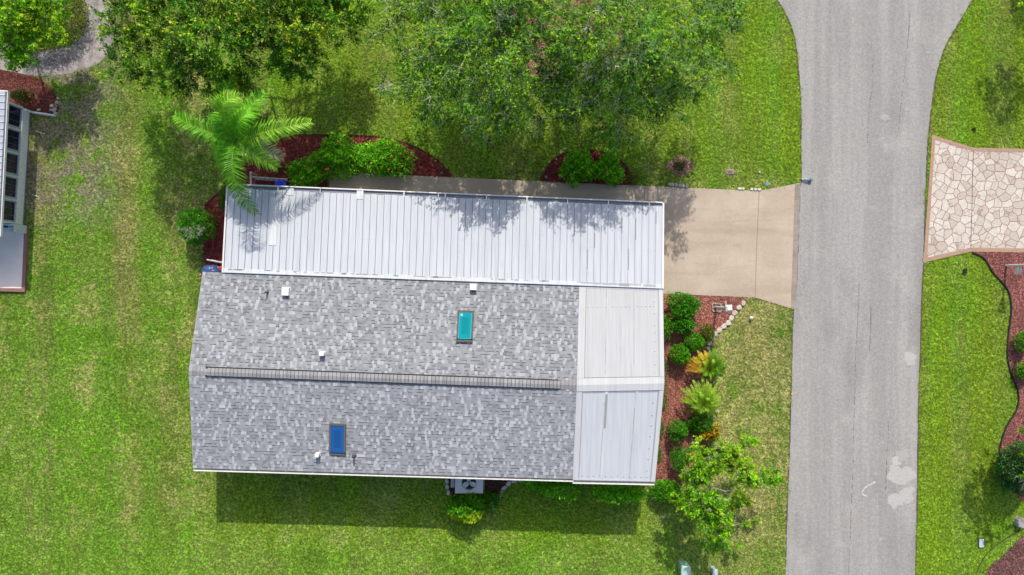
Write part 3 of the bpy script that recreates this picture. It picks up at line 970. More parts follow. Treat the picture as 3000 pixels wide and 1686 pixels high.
# ------------------------------------------------------------------ carport
ZO, ZI = 2.62, 3.14
kTL, kTR, kBL, kBR = P(669, 540, ZO), P(1940, 594, ZO), P(655, 799, ZI), P(1938, 846, ZI)
carport = empty('carport', P(1300, 700, 0), 'long white ribbed metal carport roof beside the shingled house', 'carport')
cp = MB()
nrm = (kTR - kTL).cross(kBL - kTL); nrm = nrm if nrm.z > 0 else -nrm; nrm.normalize()
def KC(u, v, e=0.0): return kTL.lerp(kTR, u).lerp(kBL.lerp(kBR, u), v) + nrm * e
LK = (kTR - kTL).length
NP = round(LK / 0.305)
V0 = .048
def kband(u0, u1, v0, v1, e0, e1, col, mb=cp, m=0):
    lo = [KC(u0, v0, e0), KC(u1, v0, e0), KC(u1, v1, e0), KC(u0, v1, e0)]; hi = [KC(u0, v0, e1), KC(u1, v0, e1), KC(u1, v1, e1), KC(u0, v1, e1)]
    if (lo[1] - lo[0]).cross(lo[3] - lo[0]).z < 0: lo, hi = lo[::-1], hi[::-1]
    mb.hexa(lo, hi, col, m)
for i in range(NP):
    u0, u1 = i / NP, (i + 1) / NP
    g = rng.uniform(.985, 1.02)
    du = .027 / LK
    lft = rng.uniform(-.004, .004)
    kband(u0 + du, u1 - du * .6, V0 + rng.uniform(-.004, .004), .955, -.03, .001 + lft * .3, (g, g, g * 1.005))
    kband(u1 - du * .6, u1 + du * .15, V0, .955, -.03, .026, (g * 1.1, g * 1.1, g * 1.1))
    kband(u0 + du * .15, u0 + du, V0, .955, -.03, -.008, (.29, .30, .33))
    # screws
    for vv in (.135 + .006 * math.sin(i), .565):
        for k in (.15, .5, .85):
            if rng.random() < .8:
                uu = u0 + (u1 - u0) * k
                kband(uu - .007 / LK, uu + .007 / LK, vv, vv + .004, .0, .008, (.42, .43, .46) if rng.random() < .5 else (1.1, 1.1, 1.1))
    if i > 50 and rng.random() < .8:           # black mildew runs at the street end
        a = rng.uniform(.1, .6); kband(u0 + du, u0 + du * rng.uniform(1.3, 2.2), a, a + rng.uniform(.08, .3), .0, .0025, (.40, .41, .44))
# repair sheets
for px0, px1, py0, py1, e in ((791, 812, 577, 719, .012), (836, 857, 552, 572, .01), (1042, 1062, 559, 584, .012)):
    u0 = (px0 - 664) / (1940 - 664); u1 = (px1 - 664) / (1940 - 664); top = 540 + (px0 - 669) * .0425
    v0, v1 = (py0 - top) / 257, (py1 - top) / 257
    kband(u0, u1, v0, v1, .004, e, (1.22, 1.18, 1.12)); kband(u0, u1, v1, v1 + .006, .002, .004, (.35, .35, .36))
kband(0, 1, .953, 1.0, -.02, .02, (1.16, 1.14, 1.10))
for k in range(60):
    u = rng.random(); kband(u, min(1, u + rng.uniform(.004, .02)), .956, .956 + rng.uniform(.006, .02), .019, .0215, rng.choice(((.6, .59, .57), (.8, .78, .74))))
u = .815
while u < .965:
    w = rng.uniform(.01, .03); kband(u, u + w, .957, .957 + rng.uniform(.015, .034), .019, .0225, rng.choice(((.5, .49, .48), (.62, .6, .58), (.75, .74, .72)))); u += w * rng.uniform(.8, 1.3)
cp.build('pan_roof', M_PAN, carport)
cg = MB()
kband(-.002, 1.0, .0, V0 - .002, -.10, -.075, (.20, .215, .25), cg)  # channel floor coloured dark, standing in for shade inside the gutter
kband(-.002, 1.002, -.006, .006, -.10, .02, (.78, .78, .79), cg)
kband(-.004, -.0005, .007, 1.0, -.08, .02, (.72, .72, .73), cg); kband(1.0008, 1.0045, .007, 1.0, -.08, .03, (.78, .78, .78), cg)
for px in (815, 939, 1062, 1184, 1285, 1305, 1426, 1544, 1663, 1782, 1902):
    u = (px - 669) / (1940 - 669); kband(u - .0012, u + .0012, .006, V0 + .012, -.01, .028, (.80, .80, .80), cg)
cg.build('gutter', plain('fascia_paint', None, 0.45, 0.4, 0.06, 4.0), carport)
for k in range(6):
    u = .06 + k * .176; p = KC(u, .10); q = MB(); q.box((p.x, p.y, p.z / 2 - .02), (.08, .08, p.z - .05), 0, (.7, .7, .7)); q.build('post', M_COL, carport)

# ------------------------------------------------------------------ plants
def unit(v):
    return v / np.maximum(np.linalg.norm(v, axis=-1, keepdims=True), 1e-9)


def leaf_quads(c, axis, nor, L, Wd):
    side_ = unit(np.cross(axis, nor))
    L = np.asarray(L)[:, None]; Wd = np.asarray(Wd)[:, None]
    up = unit(np.cross(side_, axis))
    v = np.stack([c, c + axis * L * .5 + side_ * Wd * .5 + up * L * .06, c + axis * L - up * L * .05, c + axis * L * .5 - side_ * Wd * .5 + up * L * .06], axis=1)
    return v.reshape(-1, 3), np.arange(len(c) * 4).reshape(-1, 4)


def pick_cols(g, n, pal, jit=.18):
    """pal: list of (weight, colour)"""
    w = np.array([p[0] for p in pal], dtype=float); w /= w.sum()
    cols = np.array([p[1] for p in pal])[g.choice(len(pal), n, p=w)]
    return cols * g.uniform(1 - jit, 1 + jit, (n, 1)) * g.uniform(.95, 1.05, (n, 3))


def lumpy(d, g, k=5, amp=.14):
    f = np.zeros(len(d))
    for i in range(k):
        w = unit(g.normal(size=(1, 3)))[0] * g.uniform(2.5, 7.5)
        f += np.sin(d @ w + g.uniform(0, 6.3))
    return 1 + amp * f / math.sqrt(k)


GREEN = [(5, (0.069, 0.337, 0.014)), (3, (0.114, 0.461, 0.018)), (2, (0.039, 0.199, 0.011)), (1, (0.198, 0.623, 0.022))]
BRIGHT = [(4, (0.099, 0.4, 0.011)), (3, (0.172, 0.55, 0.018)), (2, (0.046, 0.22, 0.009)), (1, (0.264, 0.66, 0.029))]
DEEP = [(5, (0.048, 0.219, 0.017)), (3, (0.086, 0.308, 0.02)), (1, (0.162, 0.436, 0.02))]
OLIVE = [(4, (0.135, 0.24, 0.014)), (3, (0.216, 0.3, 0.022)), (2, (0.068, 0.135, 0.01)), (1, (0.324, 0.36, 0.036))]
YELLOW = [(5, (0.51, 0.616, 0.014)), (3, (0.357, 0.535, 0.014)), (2, (0.178, 0.356, 0.012))]
CROTON = [(5, (0.675, 0.446, 0.012)), (3, (0.54, 0.338, 0.012)), (2, (0.095, 0.162, 0.01)), (1, (0.75, 0.608, 0.03))]


def shrub(name, label, px, py, rx, ry, h, pal, n=2600, leaf=.085, group=None, cat='shrub', seed=1, flat=1.0, twigs=0, flowers=0, amp=.13, yellow_side=None, boxy=0.0):
    g = np.random.default_rng(seed)
    zc = h * .52
    c = P(px, py, zc)
    rx, ry = PX(rx, zc), PX(ry, zc)
    root = empty(name, (c.x, c.y, 0.02), label, cat, group)
    d = unit(g.normal(size=(n, 3)))
    d[:, 2] = np.where(d[:, 2] < -.55, -d[:, 2], d[:, 2])
    rad = lumpy(d, g, 6, amp) * np.where(g.random(n) < .72, g.uniform(.78, 1.06, n), g.uniform(.3, .85, n)) * (1 + .07 * np.sin(d[:, 0] * 11 + seed) * np.sin(d[:, 1] * 12 + seed * 2) * np.sin(d[:, 2] * 9))
    ctr = np.array([c.x, c.y, zc]) + d * rad[:, None] * np.array([rx, ry, h * .5])
    if boxy:
        dx = np.sign(d[:, 0]) * np.abs(d[:, 0]) ** boxy
        taper = np.where(dx < -.35, 1 + (dx + .35) * .75, 1.0) * (1 + .05 * np.sin(dx * 19) + .04 * np.sin(dx * 41))
        ctr[:, 0] = c.x + dx * rx * np.minimum(rad, 1.0)
        ctr[:, 1] = c.y + ry + (ctr[:, 1] - c.y - ry) * taper - dx * rx * .035
    ctr[:, 2] = np.maximum(ctr[:, 2], .05)
    ax_ = unit(d + g.normal(scale=.75, size=(n, 3)) + np.array([0, 0, .25]))
    no = unit(d * .7 + g.normal(scale=.45, size=(n, 3)) + np.array([0, .25, .8]))
    L = g.uniform(.7, 1.3, n) * leaf
    v, q = leaf_quads(ctr - ax_ * L[:, None] * .4, ax_, no, L, L * g.uniform(.42, .6, n))
    cols = pick_cols(g, n, pal, .32)
    cols *= (.80 + .30 * np.sin(d[:, 0] * 9 + seed) * np.sin(d[:, 1] * 10 + 2 * seed))[:, None]
    if yellow_side is not None:
        ys = (d[:, 1] < yellow_side) & (d[:, 2] > -.2) & (g.random(n) < .9); cols[ys] = pick_cols(g, int(ys.sum()), YELLOW)
    fast_mesh('foliage', v, q, cols, M_LEAF, root)
    st = MB(); qy = random.Random(seed)
    for k in range(7):
        a = qy.uniform(0, 6.3); r = qy.uniform(.3, .8)
        p0 = Vector((c.x + .05 * math.cos(a), c.y + .05 * math.sin(a), 0.0)); p1 = Vector((c.x + rx * r * math.cos(a), c.y + ry * r * math.sin(a), h * qy.uniform(.55, .85)))
        st.tube([p0, p0.lerp(p1, .5) + Vector((0, 0, h * .1)), p1], [.018, .013, .006], 5, (.16, .12, .08))
    for k in range(twigs):
        a = qy.uniform(math.pi * 1.05, math.pi * 1.95) if twigs > 20 else qy.uniform(0, 6.3); r = qy.uniform(.2, .98)
        p0 = Vector((c.x + rx * r * .7 * math.cos(a), c.y + ry * r * .7 * math.sin(a), zc + h * .42)); dd = Vector((math.cos(a + qy.uniform(-.8, .8)), math.sin(a + qy.uniform(-.8, .8)), qy.uniform(-.15, .35)))
        ln = qy.uniform(.12, .30)
        p1 = p0 + dd * ln * .5 + Vector((qy.uniform(-.04, .04), qy.uniform(-.04, .04), .03)); p2 = p1 + dd * ln * .6
        st.tube([p0, p1, p2], [.010, .008, .004], 4, (.40, .37, .35))
        for s_ in (-1, 1):
            p3 = p1 + Vector((dd.x * .5 - s_ * dd.y * .7, dd.y * .5 + s_ * dd.x * .7, .1)) * ln * .45
            st.tube([p1, p3], [.006, .003], 4, (.44, .41, .39))
    st.build('stem', M_BARK, root)
    if flowers:
        for k in range(flowers):
            a = qy.uniform(0, 6.3); r = qy.uniform(.3, .95); f = MB()
            zf = zc + h * .5 * math.sqrt(max(0, 1 - r * r)) + .03
            p = Vector((c.x + rx * r * math.cos(a), c.y + ry * r * math.sin(a), zf))
            for j in range(9):
                b = 2 * math.pi * j / 9; o_ = Vector((math.cos(b), math.sin(b), .35)) * .05
                f.lathe(p + o_ * .6, [(.006, 0), (.026, .012), (.024, .028), (.004, .034)], 5, qy.choice(((.62, .10, .05), (.70, .20, .10), (.66, .14, .09))))
            f.build('flower', M_COL, root)
    return root


def mst_tree(g, base, fork, tips, bf=.35, step=.55, jit=.05):
    """branch skeleton: every tip joins the nearest already grown node"""
    nodes = [np.array(base)]; par = [-1]; plen = [0.0]
    k = 5
    for i in range(1, k + 1):
        nodes.append(np.array(base) + (np.array(fork) - np.array(base)) * i / k + np.append(g.normal(scale=.03, size=2), 0)); par.append(len(nodes) - 2); plen.append(plen[-1] + .3)
    order = np.argsort(np.linalg.norm(tips - np.array(fork), axis=1))
    tipid = []
    for t in tips[order]:
        A = np.array(nodes[3:]); d = np.linalg.norm(A - t, axis=1)
        cost = d + bf * np.array(plen[3:]) + 2.0 * np.maximum(0, A[:, 2] - t[2] - .3)
        j = int(np.argmin(cost)) + 3
        p0 = nodes[j]; dist = np.linalg.norm(t - p0); m = max(1, int(dist / step))
        prev = j
        for i in range(1, m + 1):
            q = p0 + (t - p0) * i / m
            s = i / m
            q = q + np.array([0, 0, math.sin(math.pi * s) * dist * .10])
            if i < m: q = q + g.normal(scale=jit, size=3)
            nodes.append(q); par.append(prev); plen.append(plen[prev] + dist / m); prev = len(nodes) - 1
        tipid.append(prev)
    return np.array(nodes), np.array(par), np.array(tipid)


def branch_mesh(nodes, par, r_tip, r_max, expo=2.3, n=6):
    area = np.zeros(len(nodes)); kids = np.zeros(len(nodes), dtype=int)
    for i in range(1, len(nodes)): kids[par[i]] += 1
    for i in range(len(nodes) - 1, 0, -1):
        if kids[i] == 0: area[i] = r_tip ** expo
        area[par[i]] += area[i]
    rad = np.minimum(area ** (1 / expo), r_max)
    mb = MB()
    for i in range(1, len(nodes)):
        k = n if rad[i] > .03 else 4
        mb.tube([nodes[par[i]], nodes[i]], [rad[par[i]] if par[i] and rad[par[i]] < rad[i] * 2 else min(rad[par[i]], rad[i] * 1.3), rad[i]], k, (1, 1, 1), 0, False)
    return mb, rad


def tree(name, label, base_px, blobs, fork_h, n_tips, shoots, lv, leaf, pal, tip_pal, bark, seed, cat='tree', group=None, droop=.25, bare=0, r_max=.16, shoot_len=(.3, .6), top_bias=.4, tip_at=.62):
    """blobs: crown lobes (px, py, rx_px, ry_px, z_mid, half_height); base_px: the trunk foot on the lawn"""
    g = np.random.default_rng(seed)
    foot = P(base_px[0], base_px[1], 0)
    root = empty(name, foot, label, cat, group)
    vol = np.array([b[2] * b[3] * b[5] ** .5 for b in blobs], dtype=float); vol /= vol.sum()
    tips = []
    for i in range(n_tips):
        b = blobs[g.choice(len(blobs), p=vol)]
        c = P(b[0], b[1], b[4]); d = unit(g.normal(size=(1, 3)))[0]
        if g.random() < top_bias: d[2] = abs(d[2])
        r = g.uniform(.25, 1.0) ** .55 * (1 + .16 * math.sin(5 * math.atan2(d[1], d[0]) + b[0]))
        tips.append(np.array([c.x + d[0] * r * PX(b[2], b[4]), c.y + d[1] * r * PX(b[3], b[4]), b[4] + d[2] * r * b[5]]))
    tips = np.array(tips)
    cen = tips.mean(0)
    fork = np.array([foot.x + (cen[0] - foot.x) * .35, foot.y + (cen[1] - foot.y) * .35, fork_h])
    nodes, par, tipid = mst_tree(g, (foot.x, foot.y, 0), fork, tips)
    mb, rad = branch_mesh(nodes, par, .0062, r_max)
    # leafy shoots
    C, AX, LL, T, tone, hue, TI = [], [], [], [], [], [], []
    for q, t in enumerate(tipid):
        p = nodes[t]; dirn = unit((nodes[t] - nodes[par[t]])[None])[0]; out = unit((p - cen)[None])[0]
        isbare = q % 100 < bare
        tone.append(g.uniform(.42, 1.55)); hue.append(g.random())
        for s in range(shoots):
            d = unit((dirn * .6 + out * .5 + g.normal(scale=.65, size=3) + np.array([0, 0, .15]))[None])[0]
            ln = g.uniform(*shoot_len); k = 5; pts = [p]
            for i in range(k):
                d = unit((d + g.normal(scale=.16, size=3) + np.array([0, 0, -droop * (i + 1) / k]))[None])[0]; pts.append(pts[-1] + d * ln / k)
            mb.tube(pts[::2] + ([pts[-1]] if k % 2 == 0 else []), [.0048, .0036, .0024][:len(pts[::2])], 3, (1, 1, 1) if not isbare else (1.25, 1.22, 1.2), 0, False)
            if isbare:
                continue
            pts = np.array(pts); tt = np.linspace(.12, 1.0, lv) * k
            i0 = np.minimum(tt.astype(int), k - 1); f = (tt - i0)[:, None]
            pp = pts[i0] * (1 - f) + pts[i0 + 1] * f; tg = unit(pts[i0 + 1] - pts[i0])
            perp = unit(np.cross(tg, g.normal(size=(lv, 3))))
            C.append(pp); AX.append(unit(perp * .9 + tg * .55 + np.array([0, 0, .1]))); T.append(tt / k); TI.append(np.full(lv, q))
    C, AX, T = np.concatenate(C), np.concatenate(AX), np.concatenate(T)
    n = len(C)
    no = unit(g.normal(scale=.50, size=(n, 3)) + np.array([0, .25, 1.0]))
    L = leaf * g.uniform(.65, 1.3, n)
    v, qd = leaf_quads(C, AX, no, L, L * g.uniform(.40, .62, n))
    cols = pick_cols(g, n, pal)
    hz = (C[:, 2] - C[:, 2].min()) / (np.ptp(C[:, 2]) + 1e-6)
    clump = np.sin(C[:, 0] * 1.7 + seed) + np.sin(C[:, 1] * 2.1 + seed * 2) + np.sin((C[:, 0] + C[:, 1]) * 1.1)
    TI = np.concatenate(TI); tone = np.array(tone)[TI]; hue = np.array(hue)[TI]
    young = (T > tip_at - .25 * hue) & (g.random(n) < np.clip(.15 + .75 * hue ** 2 + .18 * clump, .02, .95))
    cols[young] = pick_cols(g, int(young.sum()), tip_pal)
    cols = np.minimum(cols * tone[:, None], .8)
    fast_mesh('crown', v, qd, cols, M_LEAF, root)
    for i in range(len(mb.c)): mb.c[i] = tuple(bark[k] * mb.c[i][k] for k in range(3))
    mb.build('trunk', M_BARK, root)
    return root


OAK = [(5, (0.08, 0.254, 0.014)), (3, (0.126, 0.356, 0.02)), (3, (0.041, 0.153, 0.013))]
OAKTIP = [(4, (0.338, 0.504, 0.029)), (3, (0.498, 0.609, 0.036)), (2, (0.213, 0.379, 0.022))]
BRUSH = [(4, (0.09, 0.287, 0.014)), (3, (0.154, 0.387, 0.021)), (2, (0.049, 0.163, 0.01)), (2, (0.21, 0.425, 0.043))]
BRUSHTIP = [(3, (0.28, 0.539, 0.017)), (2, (0.466, 0.674, 0.026)), (3, (0.187, 0.427, 0.017))]
FICUS = [(4, (0.161, 0.47, 0.011)), (3, (0.299, 0.69, 0.013)), (2, (0.081, 0.276, 0.011))]
FICUSTIP = [(4, (0.407, 0.615, 0.02)), (3, (0.288, 0.513, 0.015)), (1, (0.542, 0.615, 0.04))]
IXORA = [(4, (0.165, 0.633, 0.021)), (3, (0.305, 0.8, 0.032)), (2, (0.07, 0.331, 0.015)), (2, (0.4, 0.799, 0.042))]

tree('broadleaf_tree', 'dense dark tree with yellow-green tips behind the palm', (700, 120),
     [(430, 60, 130, 100, 5.1, 1.2), (460, 190, 140, 80, 4.7, 1.0), (620, 110, 160, 130, 5.9, 1.4), (640, 230, 130, 60, 4.7, 0.9), (800, 60, 150, 110, 5.7, 1.4), (860, 160, 110, 85, 3.9, 1.0), (960, 60, 110, 90, 3.3, .9), (1000, 0, 80, 80, 3.0, .7), (900, 20, 120, 70, 3.2, .8), (700, -60, 260, 90, 5.5, 1.3), (390, -40, 110, 80, 4.8, 1.1)],
     1.6, 760, 7, 13, .12, OAK, OAKTIP, (.20, .17, .145), 21, droop=.12, bare=3, r_max=.17)
tree('bottlebrush_tree', 'sparse tree with pale bare twigs left of the other twiggy tree', (1470, 170),
     [(1300, 230, 120, 70, 2.7, .7), (1480, 250, 140, 80, 2.7, .8), (1400, 150, 150, 80, 3.0, .8), (1190, 70, 90, 80, 5.4, .9), (1170, 255, 60, 45, 4.8, .6), (1300, 110, 130, 100, 5.7, 1.2), (1440, 150, 150, 130, 6.3, 1.4), (1260, 230, 110, 80, 5.1, 0.9), (1400, 290, 130, 90, 5.5, 1.0), (1500, 60, 120, 110, 6.3, 1.3), (1340, 0, 150, 80, 5.8, 1.2), (1480, 340, 80, 70, 4.1, 0.7), (1400, 395, 40, 35, 3.6, 0.5), (1270, 330, 60, 40, 3.9, 0.6), (1440, -90, 180, 70, 5.9, 1.1)],
     1.3, 640, 7, 13, .115, BRUSH, BRUSHTIP, (.60, .57, .53), 33, droop=.38, bare=13, r_max=.13, shoot_len=(.4, .9))
tree('bottlebrush_tree', 'wide tree with pale bare twigs nearest the road', (1820, 190),
     [(1680, 250, 150, 80, 2.7, .8), (1860, 255, 150, 80, 2.7, .8), (2000, 235, 90, 60, 2.8, .7), (1780, 150, 180, 80, 3.1, .8), (1640, 90, 130, 110, 6.35, 1.2), (1800, 120, 160, 130, 6.95, 1.5), (1950, 110, 140, 100, 6.35, 1.2), (2060, 180, 90, 70, 5.75, 0.9), (1700, 250, 140, 90, 5.05, 1.1), (1860, 260, 140, 90, 5.25, 1.1), (1960, 290, 80, 70, 4.65, 0.8), (1760, 350, 110, 60, 3.75, 0.7), (1620, 335, 80, 60, 4.45, 0.7), (1840, 385, 50, 30, 3.95, 0.4), (2080, 60, 100, 70, 5.95, 0.9), (1850, -70, 250, 80, 6.35, 1.2)],
     1.3, 740, 7, 13, .115, BRUSH, BRUSHTIP, (.60, .57, .53), 47, droop=.38, bare=13, r_max=.14, shoot_len=(.4, .9))
tree('front_yard_tree', 'small bright yellow-green tree with bare grey twigs at the porch corner', (2035, 1350),
     [(2042, 1312, 22, 18, 2.6, .3), (2040, 1405, 38, 28, 2.7, .4), (2065, 1370, 50, 46, 3.1, .6), (2010, 1462, 38, 24, 2.4, .4), (2060, 1470, 70, 50, 2.9, .6), (2110, 1330, 50, 36, 2.9, .5), (2165, 1370, 44, 34, 2.9, .4), (2205, 1400, 36, 30, 2.7, .3),
      (2265, 1398, 22, 20, 2.7, .25), (2100, 1540, 52, 40, 2.7, .5), (2150, 1455, 46, 34, 2.7, .4), (2085, 1596, 40, 22, 2.2, .3), (2190, 1298, 34, 16, 2.6, .2), (2195, 1530, 22, 18, 2.3, .2), (2150, 1590, 22, 16, 2.2, .2)],
     .5, 270, 6, 14, .112, FICUS, FICUSTIP, (.48, .44, .40), 59, droop=.05, bare=16, r_max=.07, shoot_len=(.16, .36))
tree('small_tree', 'bright green tree over the round hedge in the corner', (60, 60),
     [(60, 40, 90, 70, 3.2, .8), (110, 90, 80, 50, 3.0, .6), (60, 165, 50, 40, 2.6, .5), (20, 110, 60, 60, 2.9, .6), (150, 20, 60, 40, 2.8, .5)],
     .8, 420, 3, 11, .13, FICUS, FICUSTIP, (.36, .33, .30), 61, droop=.08, bare=8, r_max=.08, shoot_len=(.2, .45))
# trees standing just outside the frame whose shade falls on the lawns
tree('small_tree', 'slim tree beyond the corner of the far lawn by the road', (3035, 90),
     [(3090, 30, 80, 70, 2.7, .8)], 1.0, 70, 3, 10, .12, FICUS, FICUSTIP, (.36, .33, .30), 67, r_max=.05, shoot_len=(.2, .4))
tree('small_tree', 'small tree shading the lawn beside the rounded shrub', (3020, 1190),
     [(3085, 1250, 90, 90, 3.6, .8), (3080, 1360, 70, 60, 3.4, .6)], 1.3, 110, 3, 10, .13, FICUS, FICUSTIP, (.36, .33, .30), 71, r_max=.06, shoot_len=(.2, .4))
tree('small_tree', 'clipped round tree on a thin stem beyond the far lawn', (3060, -190),
     [(3150, -230, 50, 50, 2.6, .7)], 1.6, 60, 4, 10, .12, DEEP, GREEN, (.36, .33, .30), 73, r_max=.05, shoot_len=(.15, .3))

shrub('round_hedge', 'broad round clipped hedge ringed by the sandy path', 110, 35, 140, 108, 1.3, OLIVE, 12000, .085, cat='hedge', seed=5, amp=.07)
G1 = 'shrubs in the mulch beds'
shrub('shrub', 'largest flowering shrub, left of the pair in the long red bed', 985, 457, 76, 56, 1.25, IXORA, 4200, .13, G1, seed=6, flowers=5, amp=.24)
shrub('shrub', 'rounder flowering shrub nearest the tapered end of the long red bed', 1128, 462, 76, 54, 1.2, IXORA, 3900, .13, G1, seed=7, flowers=6, amp=.24)
shrub('shrub', 'single shrub at the carport gutter beside the walkway end', 897, 515, 50, 46, 1.1, IXORA, 2600, .125, G1, seed=8, flowers=2, amp=.24)
shrub('shrub', 'left and bigger of two touching shrubs in the half round bed', 1694, 491, 48, 48, 1.15, IXORA, 3000, .13, G1, seed=9, flowers=0, amp=.24)
shrub('shrub', 'right of two touching shrubs in the half round bed', 1780, 496, 40, 46, 1.1, IXORA, 2600, .13, G1, seed=10, flowers=2, amp=.24)
shrub('low_plant', 'low yellowish plant at the edge of the half round bed', 1858, 521, 24, 22, .4, OLIVE, 600, .06, cat='plant', seed=11, amp=.25)
shrub('shrub', 'small dark shrub inside a ring of pale mulch on the lawn', 1990, 484, 18, 18, .5, [(3, (.03, .07, .008)), (2, (.07, .11, .015))], 900, .05, cat='shrub', seed=12)
shrub('shrub', 'round lawn shrub with bleached bare twigs on one side', 577, 663, 51, 51, 1.5, GREEN, 4200, .095, seed=13, twigs=70)
shrub('shrub', 'dark shrub half under the left end of the carport', 664, 585, 24, 40, .9, DEEP, 1300, .08, G1, seed=14)
shrub('shrub', 'big round shrub by the driveway in the front bed', 2001, 898, 44, 42, 1.3, GREEN, 3800, .09, G1, seed=15)
shrub('shrub', 'shrub touching the underside of the big round front bed shrub', 2000, 951, 33, 26, 1.1, GREEN, 2200, .09, G1, seed=16)
shrub('shrub', 'narrow shrub half hidden by the porch roof edge', 1948, 957, 20, 36, .9, BRIGHT, 1300, .07, G1, seed=17)
shrub('shrub', 'yellowish upright shrub against the curved stone edging', 2071, 977, 20, 28, .9, OLIVE + [(3, (.07, .17, .01))], 1500, .065, G1, seed=18)
shrub('shrub', 'round shrub between the yellowish one and the golden palm', 2035, 1001, 28, 28, 1.0, BRIGHT, 2000, .085, G1, seed=19)
shrub('shrub', 'round shrub left of the golden small palm', 1992, 1038, 30, 30, 1.0, BRIGHT, 2100, .085, G1, seed=20)
shrub('shrub', 'dark round shrub under the fronds of the green small palm', 2052, 1238, 38, 34, 1.0, DEEP, 2400, .09, G1, seed=22)
shrub('shrub', 'single clipped shrub in the middle of the front mulch strip', 1986, 1263, 27, 30, 1.2, GREEN, 2200, .08, G1, seed=23)
shrub('shrub', 'tall shrub beside the trunk of the front yard tree', 1993, 1343, 28, 34, 1.3, GREEN, 2200, .07, G1, seed=24)
shrub('croton', 'golden yellow croton between the dark shrub and the tree', 2070, 1264, 32, 24, .9, CROTON, 900, .15, cat='plant', seed=25, amp=.25)
shrub('shrub', 'leafy shrub at the corner of the porch next to the long hedge', 1952, 1438, 44, 32, 1.0, BRIGHT, 3200, .095, G1, seed=26)
shrub('shrub', 'green shrub with a yellow lower rim beside the cooling unit', 1366, 1484, 54, 37, 1.5, BRIGHT, 3600, .115, G1, seed=27, yellow_side=-.35)
shrub('shrub', 'straggly yellow-green shrub between the cooling unit and the edging stones', 1428, 1468, 36, 27, .7, BRIGHT + OLIVE[:1], 1700, .115, seed=28, amp=.3, twigs=6)
shrub('shrub', 'large rounded shrub with bleached twigs at the right edge', 2985, 1372, 58, 68, 1.7, [(4, (.08, .26, .05)), (3, (.15, .36, .10)), (2, (.035, .13, .025)), (1, (.33, .48, .24))], 11000, .105, seed=29, twigs=46)
shrub('shrub', 'upper of two small shrubs in the right mulch bed', 2999, 1003, 20, 34, .9, BRIGHT, 1500, .085, seed=30)
shrub('shrub', 'lower of two small shrubs in the right mulch bed', 3002, 1084, 22, 24, .8, BRIGHT, 1300, .085, seed=31)
shrub('shrub', 'small shrub beside the white wall of the neighbouring house', 65, 282, 34, 18, .7, [(3, (.03, .08, .01)), (1, (.12, .16, .02))], 1300, .07, seed=32)
shrub('hedge', 'long dark green hedge along the porch wall under the gutter', 1712, 1428, 186, 34, 2.05, [(4, (.18, .66, .02)), (3, (.32, .78, .03)), (2, (.07, .32, .014))], 6500, .115, cat='hedge', seed=34, amp=.10, boxy=.42)
for k, (x, y, rx, ry) in enumerate(((1946, 1090, 9, 44), (1946, 1175, 10, 46), (1938, 1255, 9, 30), (1930, 1330, 8, 24))):
    shrub('ground_cover', ['sparse low greenery along the wall level with the golden palm', 'sparse low greenery along the wall level with the green palm', 'sparse low greenery along the wall below the green palm', 'sparse low greenery along the wall near the porch corner'][k],
          x, y, rx, ry, .25, GREEN, 260, .06, 'low greenery at the porch wall', 'plant', seed=40 + k, amp=.3)


# ------------------------------------------------------------------ palms
def frond_mesh(p0, ctrl, p1, leaf_len, n_leaf, col, tipcol, seed, wid=.016, droop=.55, rach=.022, sweep=.6, start=.10):
    q = random.Random(seed)
    mb = MB()
    def B(t): return p0 * (1 - t) ** 2 + ctrl * 2 * t * (1 - t) + p1 * t * t
    def D(t): return ((ctrl - p0) * (1 - t) + (p1 - ctrl) * t).normalized()
    K = 12
    mb.tube([B(i / K) for i in range(K + 1)], [rach * (1 - .85 * i / K) for i in range(K + 1)], 5, (col[0] * 1.9 + .04, col[1] * 1.35 + .03, col[2] * 1.3 + .01))
    for i in range(n_leaf):
        t = start + (1 - start) * (i + q.random() * .6) / n_leaf
        t = min(t, .995)
        tg = D(t); p = B(t)
        sd = tg.cross(Vector((0, 0, 1))).normalized(); up = sd.cross(tg).normalized()
        ln = leaf_len * (math.sin(math.pi * (.16 + .76 * t)) ** .7)
        for sg in (-1, 1):
            l = ln * q.uniform(.8, 1.12)
            sw = sweep * (.55 + .9 * t) + q.uniform(-.2, .2)
            d1 = (sd * sg + tg * sw + up * q.uniform(.05, .55)).normalized()
            d2 = (d1 + Vector((0, 0, -droop * q.uniform(.7, 1.7))) + sd * q.uniform(-.12, .12)).normalized()
            w = (d1.cross(up)).normalized() * wid * q.uniform(.8, 1.2)
            m = p + d1 * l * .5; e = m + d2 * l * .55
            k = q.uniform(.65, 1.65); mixv = q.random() * t
            c = tuple((col[j] * (1 - mixv) + tipcol[j] * mixv) * k for j in range(3))
            mb.add([p - w * .6, p + w * .6, m + w, m - w, e], [(0, 1, 2, 3), (3, 2, 4)], c)
    return mb


